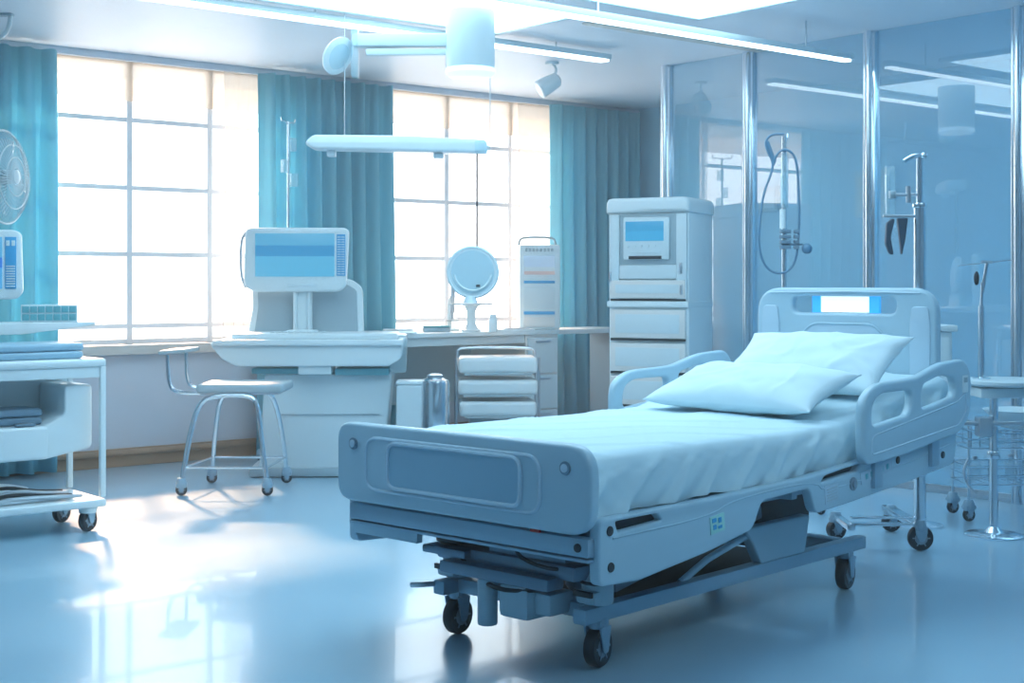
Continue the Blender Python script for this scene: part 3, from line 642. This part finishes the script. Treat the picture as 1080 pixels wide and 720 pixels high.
# ================================================================== STOOL
px_, py_ = F(246, 8.9)
t = thing('wheeled_chair', 'chrome framed chair on small casters facing the workstation', 'chair', (px_, py_, 0), FC)
tube = lambda pts, r=.014, s=2: MB().tube(pts, r, sub=s)
tube([(-.27, -.25, .06), (-.23, -.22, .35), (-.17, -.20, .58), (-.05, -.20, .615), (.13, -.20, .615), (.19, -.21, .58), (.22, -.23, .35), (.26, -.25, .06)], .016).obj('leg_frame', 'chrome', t)
tube([(-.20, .30, .06), (-.17, .26, .35), (-.13, .22, .58), (-.02, .20, .615), (.14, .20, .615), (.22, .22, .58), (.27, .26, .33), (.29, .30, .06)], .016).obj('leg_frame', 'chrome', t)
tube([(-.25, -.24, .17), (.25, -.24, .17)], .008, 0).obj('stretcher', 'chrome', t)
tube([(-.19, .28, .17), (.28, .28, .17)], .008, 0).obj('stretcher', 'chrome', t)
tube([(-.25, -.24, .17), (-.19, .28, .17)], .008, 0).obj('stretcher', 'chrome', t)
tube([(.25, -.24, .17), (.285, .28, .17)], .008, 0).obj('stretcher', 'chrome', t)
m = MB().box((.08, 0, .655), (.54, .44, .055), .026, seg=5); m.obj('seat', 'grey', t)
MB().bb(-.17, .32, -.20, .20, .617, .632, .004).obj('seat_frame', 'steel', t)
tube([(-.10, -.18, .625), (-.33, -.18, .625), (-.37, -.17, .70), (-.38, -.16, .87)], .012).obj('back_post', 'chrome', t)
tube([(-.10, .16, .625), (-.30, .16, .63), (-.33, .15, .70), (-.33, .14, .87)], .012).obj('back_post', 'chrome', t)
MB().box((-.34, -.01, .882), (.17, .40, .026), .012, seg=3, rot=(0, R(-4), 0)).obj('backrest', 'grey', t)
for x, y in ((-.27, -.25), (.26, -.25), (-.20, .30), (.29, .30)): caster(x, y, .2, r=.035, par=t, zt=.078, wdt=.024)
# IV pole behind console
def iv_pole(x, y, h, label, hooks=2, r=.011, base=.22, parts='steel'):
    t = thing('drip_stand', label, 'drip stand', (x, y, 0))
    MB().cyl((0, 0, .08), (0, 0, h*.55), r*1.4).cyl((0, 0, h*.55), (0, 0, h), r).cyl((0, 0, h*.55-.03), (0, 0, h*.55+.03), r*2, bev=.004).obj('pole', 'chrome', t)
    m = MB()
    for k in range(hooks):
        a = 2*math.pi*k/hooks+.5+AY*0; c, s = math.cos(a), math.sin(a)
        m.tube([(0, 0, h-.02), (.05*c, .05*s, h), (.09*c, .09*s, h-.01), (.10*c, .10*s, h+.025)], .005, sub=2, n=8)
    m.obj('hook', 'chrome', t)
    m = MB()
    for k in range(5):
        a = 2*math.pi*k/5; m.tube([(0, 0, .11), (base*.5*math.cos(a), base*.5*math.sin(a), .09), (base*math.cos(a), base*math.sin(a), .07)], .011, sub=1)
    m.obj('base_legs', 'steel', t)
    for k in range(5):
        a = 2*math.pi*k/5; caster(base*math.cos(a), base*math.sin(a), a, r=.025, par=t, zt=.06, wdt=.018)
    return t
px_, py_ = F(304, 10.33)
t = iv_pole(px_, py_, 2.50, 'slim drip stand with small pumps before the central curtain, behind the workstation', 2, .009, .2)
for z, dx in ((2.28, .03), (2.12, -.03), (2.02, .045)):
    MB().bb(dx-.025, dx+.025, -.03, .02, z, z+.10, .008).obj('pump_box', 'clear', t)
# ================================================================== PENDANT
px_, py_ = F(496, 8.35)
t = thing('ceiling_pendant', 'white ceiling pendant column with a side arm and tilted disc lamp', 'ceiling pendant', (px_, py_, 0), FC)
MB().lathe([(.13, CEIL), (.146, CEIL-.01), (.146, 2.60), (.14, 2.585), (.13, 2.58)], n=40).obj('column', 'white', t)
MB().lathe([(.146, 2.583), (.148, 2.575), (.148, 2.555), (.125, 2.535), (.06, 2.528)], n=40).obj('lens', 'lens', t)
MB().bb(-.70, -.12, -.045, .045, 2.71, 2.79, .02).bb(-.62, -.12, -.03, .03, 2.66, 2.70, .01).obj('arm', 'pale', t)
MB().bb(-.705, -.665, -.05, .05, 2.53, 2.82, .008).obj('arm_bracket', 'clear', t)
q = Vector((.75, -.55, -.45)).to_track_quat('Z', 'Y')
MB().lathe([(.03, -.05), (.08, -.03), (.115, 0), (.118, .012), (.10, .02)], (-.79, -.02, 2.66), q).obj('disc_lamp', 'white', t)
MB().lathe([(.10, .016), (.06, .024), (.01, .027)], (-.79, -.02, 2.66), q).obj('disc_lens', 'clear', t)
bt = thing('hanging_rail', 'pale horizontal rail hanging on thin wires, carrying a round lamp on a dark rod', 'hanging rail', (px_, py_, 0), FC)
m = MB().plate([(-.93, 2.10), (-.98, 2.135), (-.93, 2.185), (-.35, 2.18), (.10, 2.155), (.10, 2.075)], th=.16, bev=.018, mx=Matrix.Identity(4), rnd=.03)
m.obj('rail', 'white', bt)
MB().bb(.03, .12, -.085, .085, 2.07, 2.15, .006).obj('end_cap', 'clear', bt)
MB().bb(-.22, -.16, -.03, .03, 2.05, 2.08, .006).bb(-.85, -.80, -.03, .03, 2.06, 2.10, .006).obj('clip', 'pale', bt)
MB().cyl((.118, 0, 2.14), (.118, 0, CEIL), .003, n=8).cyl((-.75, .02, 2.17), (-.75, .02, CEIL), .003, n=8).obj('wire', 'steel', bt)
MB().cyl((.04, 0, 2.08), (.04, 0, 1.50), .006, n=10).obj('rod', 'dark', bt, label='thin dark rod')
q = Vector((-.06, -1, -.08)).to_track_quat('Z', 'Y')
ld_ = MB().lathe([(.05, -.035), (.13, -.03), (.155, -.01), (.158, .01), (.148, .02), (.140, .014)], (.015, 0, 1.375), q, n=48).obj('round_lamp', 'white', bt)
MB().lathe([(.138, .012), (.10, .02), (.03, .024), (.005, .024)], (.015, 0, 1.375), q, n=48).obj('lamp_lens', 'clear', ld_)
MB().tube([(.015+.11*math.cos(a), -.024, 1.375+.11*math.sin(a)) for a in [math.pi*(1.05+.9*k/14) for k in range(15)]], .006).obj('lamp_rim', 'white', ld_)
MB().bb(.035, .06, -.034, -.022, 1.285, 1.30, .003).obj('lamp_switch', 'dark', ld_)
MB().cyl((.0, .01, 1.23), (.0, .01, 1.19), .03, .045).obj('lamp_neck', 'pale', ld_)
# ceiling spot near second window
px_, py_ = F(578, 10.4)
t = thing('ceiling_spotlight', 'small white ceiling spotlight over the second window', 'spotlight', (px_, py_, CEIL), FC)
MB().cyl((.03, 0, 0), (.03, 0, -.02), .05).tube([(.03, 0, -.01), (.07, 0, -.06), (.03, 0, -.13)], .010, sub=2).obj('bracket', 'pale', t)
q = Vector((-.8, -.2, -.5)).to_track_quat('Z', 'Y')
MB().lathe([(.03, -.10), (.055, -.08), (.065, .0), (.07, .07), (.062, .08)], (0, 0, -.17), q).obj('head', 'white', t)
MB().lathe([(.060, .075), (.03, .083), (.01, .085)], (0, 0, -.17), q).obj('lens', 'lens', t)
px_, py_ = F(6, 8.55)
t = thing('ceiling_bracket', 'grey bent ceiling bracket at the top left corner', 'bracket', (px_, py_, CEIL), FC)
MB().bb(-.05, .045, -.03, .03, -.015, 0, .003).obj('mount', 'grey', t)
MB().tube([(.03, 0, -.01), (.02, 0, -.09), (-.02, 0, -.14), (-.07, 0, -.16)], .014, sub=2).obj('arm', 'pale', t)
# ================================================================== LEFT CART
x0, x1, y0, y1, ct = 2.18, 3.03, 7.08, 7.56, .912
t = thing('instrument_cart', 'white wheeled cart with open shelves at the left edge of the view', 'cart', ((x0+x1)/2, (y0+y1)/2, 0))
hx, hy = (x1-x0)/2, (y1-y0)/2
MB().bb(-hx, hx, -hy, hy, ct-.045, ct, .02, seg=4).bb(-hx+.02, hx-.02, -hy+.015, -hy+.03, ct-.10, ct-.045, .004).obj('top', 'white', t)
MB().bb(-hx, hx, -hy, hy, .13, .172, .015, seg=3).obj('lower_shelf', 'white', t)
for sx in (-1, 1):
    for sy in (-1, 1):
        MB().bb(sx*(hx-.018)-.016, sx*(hx-.018)+.016, sy*(hy-.018)-.016, sy*(hy-.018)+.016, .18, ct-.04, .010).obj('post', 'white', t)
        caster(sx*(hx-.08), sy*(hy-.06), .5, r=.06, par=t, zt=.135, wdt=.034)
        MB().lathe([(.045, .10), (.05, .125), (.035, .15)], (sx*(hx-.08), sy*(hy-.06), 0)).obj('caster_cap', 'white', t)
MB().plate([(-hx+.03, .38), (hx-.04, .46), (hx-.04, .80), (-hx+.03, .80)], th=.02, bev=.006, mx=Matrix.Translation((0, hy-.03, 0)), rnd=.02).obj('back_panel', 'white', t)
MB().plate([(-hx+.03, .40), (hx-.30, .40), (hx-.30, .57), (-hx+.03, .57)], th=.40, bev=.015, mx=Matrix.Translation((0, -.01, 0)), rnd=.025).obj('drawer_bin', 'white', t)
MB().plate([(hx-.33, .39), (hx-.05, .44), (hx-.05, .775), (hx-.20, .775), (hx-.20, .62), (hx-.33, .56)], th=.36, bev=.012, mx=Matrix.Translation((0, .01, 0)), rnd=.03).obj('side_bin', 'white', t)
cb = ((x0+x1)/2, (y0+y1)/2)
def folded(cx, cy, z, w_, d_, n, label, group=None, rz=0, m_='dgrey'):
    for k in range(n):
        o = MB().box((0, 0, .021), (w_*(1-.01*k), d_, .040), .018, seg=4).obj('folded_pad', m_, None, (cx+.006*k, cy, z+k*.0415), rz+.02*k)
        tag(o, label % ('lower', 'upper')[k], 'pad', group)
folded(2.58, 7.30, ct, .68, .36, 2, '%s slate blue folded pad stacked on top of the left cart', m_='bedpanel')
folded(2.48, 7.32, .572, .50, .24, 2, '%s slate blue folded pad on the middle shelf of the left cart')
# pad stack needs a third for height in photo
t2 = thing('phone', 'small dark handset beside the folded pads on the middle shelf', 'handset', (2.62, 7.15, .572), 0)
MB().box((0, 0, .008), (.10, .05, .014), .005).obj('body', 'dgrey', t2); MB().box((0, 0, .0155), (.07, .035, .002), .0005).obj('face', 'steel', t2)
# bundle of tools on lower shelf
for k, (dx, dy, a, L) in enumerate(((.08, -.17, .04, .48), (.06, -.09, -.03, .46), (.10, -.01, .05, .42), (.08, .09, -.03, .46))):
    o = MB().tube([(-L/2, 0, .02), (-L/6, .02, .03+.01*k), (L/6, -.01, .025), (L/2, 0, .014)], .010, sub=2).tube([(-L/2, .018, .012), (0, .018, .012), (L/2-.05, .022, .012)], .009, sub=1).obj('surgical_tool', 'dark' if k % 2 else 'steel', None, (cb[0]+dx, cb[1]+dy, .174), a)
    tag(o, 'long slim metal tool lying in the bundle on the lower shelf of the left cart', 'tool', 'tools on the lower cart shelf')
t2 = thing('wire_tray', 'wire basket on the lower shelf of the left cart', 'basket', (cb[0]-.28, cb[1], .174))
m = MB()
for z in (.03, .09, .15): m.tube([(-.10, -.17, z), (.10, -.17, z), (.10, .17, z), (-.10, .17, z)], .006, closed=True, n=8)
for a in (-.10, -.03, .03, .10):
    for s in (-.17, .17): m.cyl((a, s, .0), (a, s, .155), .005, n=8)
m.obj('wires', 'grey', t2)
# ================================================================== SHELF, MONITOR, RACK, FAN (LEFT)
sx1 = atY(95, 7.90)
t = thing('side_table', 'white narrow table behind the left cart carrying the rack and side monitor', 'table', (2.75, 8.0, 0))
MB().plate([(-.60, 1.02), (.10, 1.02), (sx1-2.75, 1.065), (sx1-2.75, 1.085), (-.60, 1.085)], th=.36, bev=.006, mx=Matrix.Identity(4), rnd=.006).obj('table_top', 'white', t)
MB().bb(-.55, -.42, -.10, .10, .04, 1.02, .02).obj('pedestal', 'pale', t)
MB().bb(-.62, -.15, -.17, .17, 0, .045, .015).obj('base', 'pale', t)
px_, py_ = F(52, 8.08)
t = thing('drawer_rack', 'small two-tier teal drawer rack on the narrow table at left', 'rack', (px_, py_, 1.085), R(-20))
MB().bb(-.155, .155, -.05, .05, 0, .10, .004).obj('case', 'white', t)
for r in range(2):
    for k in range(7): MB().bb(-.148+k*.0425, -.110+k*.0425, -.056, -.045, .010+r*.045, .046+r*.045, .002).obj('small_drawer', 'teal', t)
px_, py_ = F(-22, 7.85)
t = thing('side_monitor', 'white framed monitor with blue screen cut by the left edge', 'monitor', (px_, py_, 1.087), R(-25))
MB().plate([(-.26, .13), (.20, .13), (.235, .17), (.225, .50), (.19, .52), (-.26, .52)], th=.06, bev=.014, mx=Matrix.Identity(4), rnd=.025).obj('case', 'white', t)
MB().bb(-.22, .125, -.036, -.028, .19, .48, .002).obj('screen', 'scr2', t)
kp = MB().bb(.14, .20, -.036, -.028, .19, .48, .002).obj('keypad', 'bluelab', t)
m = MB()
for k in range(9): m.bb(.146, .194, -.04, -.035, .20+k*.014, .207+k*.014, .001)
m.bb(.146, .165, -.04, -.035, .43, .46, .001).bb(.175, .194, -.04, -.035, .43, .46, .001).obj('keys', 'white', kp)
MB().bb(-.10, .02, -.02, .05, .0, .14, .008).bb(-.16, .08, -.08, .08, 0, .014, .004).obj('stand', 'white', t)
px_, py_ = F(-8, 8.75)
t = thing('pedestal_fan', 'pale round wire-caged fan before the left curtain', 'fan', (px_, py_, 0), FC)
hz = Zp(187, 8.75)
MB().cyl((0, .04, .03), (0, .04, hz-.05), .016).cyl((0, .04, .03), (0, .04, 1.0), .022).obj('pole', 'pale', t)
MB().lathe([(.20, 0), (.20, .015), (.12, .035), (.03, .05)], (0, .04, 0)).obj('base', 'pale', t)
nrm = Vector((.985, -.12, .02)).normalized(); q = nrm.to_track_quat('Z', 'Y'); fcx = Vector((.085, -.02, hz))
MB().lathe([(.05, -.16), (.075, -.14), (.08, -.06), (.05, -.03)], fcx, q).cyl((0, .04, hz-.06), fcx-nrm*.10, .025).obj('motor', 'white', t)
m = MB(); sd = nrm.cross(Vector((0, 0, 1))).normalized(); up = sd.cross(nrm)
def fp(r_, a, off): return fcx+nrm*off+(sd*math.cos(a)+up*math.sin(a))*r_
for k in range(56):
    a = 2*math.pi*k/56
    m.tube([fp(.05, a, .075), fp(.16, a+.12, .07), fp(.25, a+.2, .045), fp(.29, a+.22, 0), fp(.25, a+.2, -.045), fp(.06, a, -.07)], .0022, n=4)
for r_, of in ((.29, 0), (.20, .06), (.12, .073), (.055, .077)): m.tube([fp(r_, 2*math.pi*k/40, of) for k in range(40)], .008 if r_ > .28 else .004, closed=True, n=8)
m.obj('cage', 'white', t)
m = MB()
for k in range(4):
    b0 = 2*math.pi*k/4
    m.grid(lambda u, v, b0=b0: fp(.04+.20*u, b0+(v-.5)*(1.0-.3*u), (v-.5)*.05), 8, 8)
bl_ = m.obj('blades', 'clear', t); s_ = bl_.modifiers.new('s', 'SOLIDIFY'); s_.thickness = .003
MB().lathe([(.045, -.04), (.045, .08), (.02, .09)], fcx, q).obj('fan_hub', 'white', t)
# ================================================================== RIGHT SIDE EQUIPMENT
# large wheeled drip stand behind the headboard
px_, py_ = F(970, 6.87)
t = thing('infusion_stand', 'thick chrome infusion stand on one big visible caster, right behind the headboard', 'drip stand', (px_, py_, 0), FC)
MB().cyl((0, 0, .12), (0, 0, 1.69), .029).cyl((0, 0, 1.69), (0, 0, 1.92), .016).cyl((0, 0, 1.675), (0, 0, 1.70), .036, bev=.004).obj('pole', 'chrome', t)
MB().tube([(.015, 0, 1.93), (-.03, 0, 1.93), (-.06, -.01, 1.915), (-.085, -.02, 1.90)], .012, sub=2).ball((.02, 0, 1.93), .018).obj('hook', 'chrome', t)
MB().bb(-.34, .03, -.02, .02, .12, .135, .004).bb(-.34, .03, -.02, .02, .155, .165, .004).bb(-.36, -.32, -.03, .35, .10, .13, .006).bb(-.03, .03, -.03, .60, .10, .13, .006).obj('base_rail', 'chrome', t)
caster(0, -.01, R(0), r=.062, par=t, zt=.12, wdt=.035); caster(0, .52, .3, r=.05, par=t, zt=.11); caster(-.34, .30, .3, r=.05, par=t, zt=.11)
MB().cyl((-.13, .0, 1.74), (-.0, 0, 1.74), .008).cyl((-.055, 0, 1.70), (-.055, 0, 1.78), .012).bb(-.15, -.12, -.02, .02, 1.72, 1.76, .005).obj('side_clamp', 'steel', t)
MB().plate([(-.165, 1.60), (-.135, 1.625), (-.125, 1.615), (-.145, 1.53), (-.13, 1.445), (-.15, 1.45), (-.17, 1.50)], th=.03, bev=.004, mx=Matrix.Identity(4), rnd=.01).obj('hanging_handle', 'handle', t, label='dark curved hanging handle')
MB().plate([(-.112, 1.625), (-.060, 1.625), (-.073, 1.52), (-.09, 1.445), (-.10, 1.52)], th=.03, bev=.004, mx=Matrix.Identity(4), rnd=.008).obj('hanging_handle', 'handle', t, label='dark wedge-shaped hanging handle')
MB().bb(-.18, .0, -.008, .008, 1.628, 1.642, .003).obj('handset_bar', 'steel', t)
MB().bb(-.17, -.125, -.03, .03, 1.645, 1.88, .008).obj('drip_chamber', 'clear', t)
# drip stand with looping tube
px_, py_ = F(827, 8.05)
t = iv_pole(px_, py_, 2.15, 'drip stand with a looping blue tube, behind the headboard', 1, .014, .22)
cr = Vector((math.cos(AY), -math.sin(AY), 0))
def cp(dx, z, dy=0): v = cr*dx; return (v.x+dy*math.sin(AY), v.y+dy*math.cos(AY), z)
k_ = 8.05/FPX
def tp(px, py): return cp((px-827)*k_, Zp(py, 8.05), -.03)
MB().tube([tp(*p) for p in ((826, 142), (812, 142), (806, 150), (808, 160), (815, 172), (812, 185), (804, 205), (800, 235), (799, 262), (806, 282), (818, 289), (832, 286), (840, 270), (842, 230), (841, 190), (838, 165), (828, 157), (818, 162), (815, 175))], .007, sub=2).obj('drip_tube', 'tube', t)
MB().tube([tp(*p) for p in ((808, 150), (812, 160), (816, 172))], .011).obj('tube_clip', 'tube', t)
MB().cyl(cp(0, 1.74, -.02), cp(0, 2.05, -.02), .020).cyl(cp(-.01, 1.76, -.05), cp(-.01, 1.92, -.05), .022).obj('drip_cylinder', 'clear', t)
m = MB()
for zc in (1.525, 1.555, 1.585, 1.615): m.box(cp(.0, zc-.012, -.03), (.060, .05, .020), .003, rot=(0, 0, -AY)); m.box(cp(.065, zc-.012, -.03), (.028, .04, .020), .003, rot=(0, 0, -AY))
m.cyl(cp(-.02, 1.53, -.03), cp(.10, 1.53, -.03), .006).obj('clamp_block', 'dgrey', t)
MB().cyl(cp(-.015, 1.62, -.035), cp(-.015, 1.73, -.035), .017).obj('white_sleeve', 'white', t)
MB().ball(cp(.125, 1.505, -.03), .030, (1, 1, 1)).obj('pressure_bulb', 'tube', t)
# bedside unit behind the headboard
px_, py_ = F(975, 7.55)
t = thing('bedside_cabinet', 'narrow white bedside cabinet on a post, partly hidden behind the headboard', 'cabinet', (px_, py_, 0), FC)
MB().bb(-.10, .12, -.10, .14, .66, 1.05, .012).obj('body', 'pale', t); MB().bb(-.12, .145, -.12, .16, 1.05, 1.085, .012).obj('top', 'white', t)
for z in (.86, .68): MB().bb(-.08, .10, -.115, -.10, z, z+.16, .004).obj('drawer', 'white', t)
MB().cyl((-.02, .02, .02), (-.02, .02, .67), .018).obj('post', 'chrome', t)
MB().lathe([(.12, 0), (.122, .01), (.05, .025), (.02, .03)], (-.02, .02, 0)).obj('base', 'chrome', t)
# round pedestal table
px_, py_ = F(1048, 7.26)
t = thing('pedestal_table', 'small round table on a chrome pedestal at the right edge', 'table', (px_, py_, 0), FC)
MB().lathe([(.05, .775), (.20, .780), (.215, .79), (.215, .805), (.205, .812), (.02, .812)], (.07, 0, 0), n=40).obj('table_top', 'pale', t)
MB().box((.03, 0, .745), (.26, .20, .05), .01).obj('under_box', 'white', t)
MB().cyl((0, 0, .01), (0, 0, .78), .022).cyl((0, 0, .40), (0, 0, .44), .034, bev=.005).obj('pedestal', 'chrome', t)
MB().lathe([(.145, 0), (.148, .008), (.14, .014), (.05, .022), (.025, .05)], n=40).obj('base', 'chrome', t)
MB().bb(-.17, .17, -.06, .0, .575, .595, .005).bb(-.10, -.03, -.08, .0, .52, .62, .008).obj('side_arm', 'steel', t)
t = thing('table_lamp', 'slim chrome lamp with crossbar and dark bulb standing on the round table', 'lamp', (px_-.05, py_+.04, .812), FC)
MB().lathe([(.045, 0), (.047, .006), (.012, .014)]).cyl((0, 0, .0), (0, 0, .38), .016).cyl((0, 0, .38), (.005, 0, .50), .008).cyl((.005, 0, .45), (.03, 0, .60), .010).obj('stem', 'chrome', t)
MB().cyl((-.12, 0, .585), (.16, 0, .615), .003, n=8).cyl((.0, 0, .605), (.055, 0, .603), .008).obj('crossbar', 'steel', t)
MB().ball((-.025, 0, .52), .014, (1, 1, 2.6)).obj('bulb', 'dark', t)
# wire trolley
px_, py_ = F(1066, 7.85)
t = thing('wire_trolley', 'chrome wire basket trolley beside the glass wall at the right edge', 'trolley', (px_, py_, 0), FC)
for x in (-.28, .28):
    for y in (-.14, .14): MB().cyl((x, y, .08), (x, y, .56), .008).obj('post', 'chrome', t)
for zb in (.20, .40):
    m = MB()
    for z in (0, .05, .10): m.tube([(-.29, -.15, zb+z), (.29, -.15, zb+z), (.29, .15, zb+z), (-.29, .15, zb+z)], .0045, closed=True, n=6)
    for k in range(12): x = -.27+k*.049; m.cyl((x, -.15, zb), (x, -.15, zb+.10), .003, n=6); m.cyl((x, .15, zb), (x, .15, zb+.10), .003, n=6); m.cyl((x, -.15, zb), (x, .15, zb), .003, n=6)
    m.obj('basket', 'chrome', t)
MB().tube([(-.28, -.14, .35), (-.32, -.16, .28), (-.30, -.18, .20), (-.25, -.18, .16)], .006, sub=2).obj('hose', 'steel', t)
for x in (-.28, .28):
    for y in (-.14, .14): caster(x, y, .3, r=.035, par=t, zt=.09, wdt=.024)
t2 = thing('basin', 'white shallow basin on top of the wire trolley', 'basin', (px_, py_, .502), FC)
MB().lathe([(.02, .0), (.10, .0), (.15, .05), (.19, .09), (.20, .10), (.185, .10), (.14, .055), (.09, .012), (.01, .010)], (.05, 0, 0), n=36).obj('bowl', 'white', t2)
# bottles in the trolley
for k, (dx, z, h) in enumerate(((-.20, .205, .12), (-.10, .205, .10), (.0, .205, .13), (-.15, .405, .08), (-.06, .405, .07))):
    v = cr*dx; tt = thing('glass_bottle', 'small clear bottle in the %s basket of the wire trolley' % ('lower' if z < .3 else 'upper'), 'bottle', (px_+v.x, py_+v.y, z), group='bottles in the %s trolley basket' % ('lower' if z < .3 else 'upper'))
    MB().lathe([(.025, 0), (.028, .005), (.028, h*.7), (.012, h*.85), (.012, h)], n=16).obj('body', 'clear', tt)
    MB().lathe([(.014, h), (.014, h+.015)], n=12).obj('cap', 'steel', tt)
# boxes on the wall behind the glass
def wallbox(px0, px1, py0, py1, label, m_):
    X = RX-.05; ya, yb = atX(px0, X), atX(px1, X)
    a = (px0-540)/FPX; d = X/(math.cos(AY)*a+math.sin(AY))
    z0, z1 = Zp(py1, d), Zp(py0, d)
    t = thing('wall_box', label, 'wall box', (RX, (ya+yb)/2, (z0+z1)/2))
    hy_, hz_ = abs(ya-yb)/2, (z1-z0)/2
    MB().bb(-.07, 0, -hy_, hy_, -hz_, hz_, .008).obj('case', m_, t)
    MB().bb(-.078, -.068, -hy_*.8, hy_*.8, -hz_*.7, hz_*.7, .004).obj('cover', 'pale' if m_ == 'grey' else 'warmwhite', t)
wallbox(795, 822, 198, 224, 'grey wall box seen through the glass left of the looping tube', 'grey')
wallbox(903, 940, 180, 230, 'pale wall box seen through the glass behind the middle chrome post', 'pale')

# light haze in the air of the room
hz_m = bpy.data.materials.new('haze'); hz_m.use_nodes = True; n = hz_m.node_tree; n.nodes.remove(n.nodes['Principled BSDF'])
v = n.nodes.new('ShaderNodeVolumeScatter'); v.inputs['Color'].default_value = (.85, .95, 1, 1); v.inputs['Density'].default_value = .016; v.inputs['Anisotropy'].default_value = .35
n.links.new(v.outputs[0], n.nodes['Material Output'].inputs['Volume'])
h = MB().bb(LX+.02, RX-.02, BY+.02, WY-.12, .01, CEIL-.06, 0).obj('haze', hz_m); h['kind'] = 'stuff'
tag(h, 'thin bright haze filling the air of the whole room', 'haze')
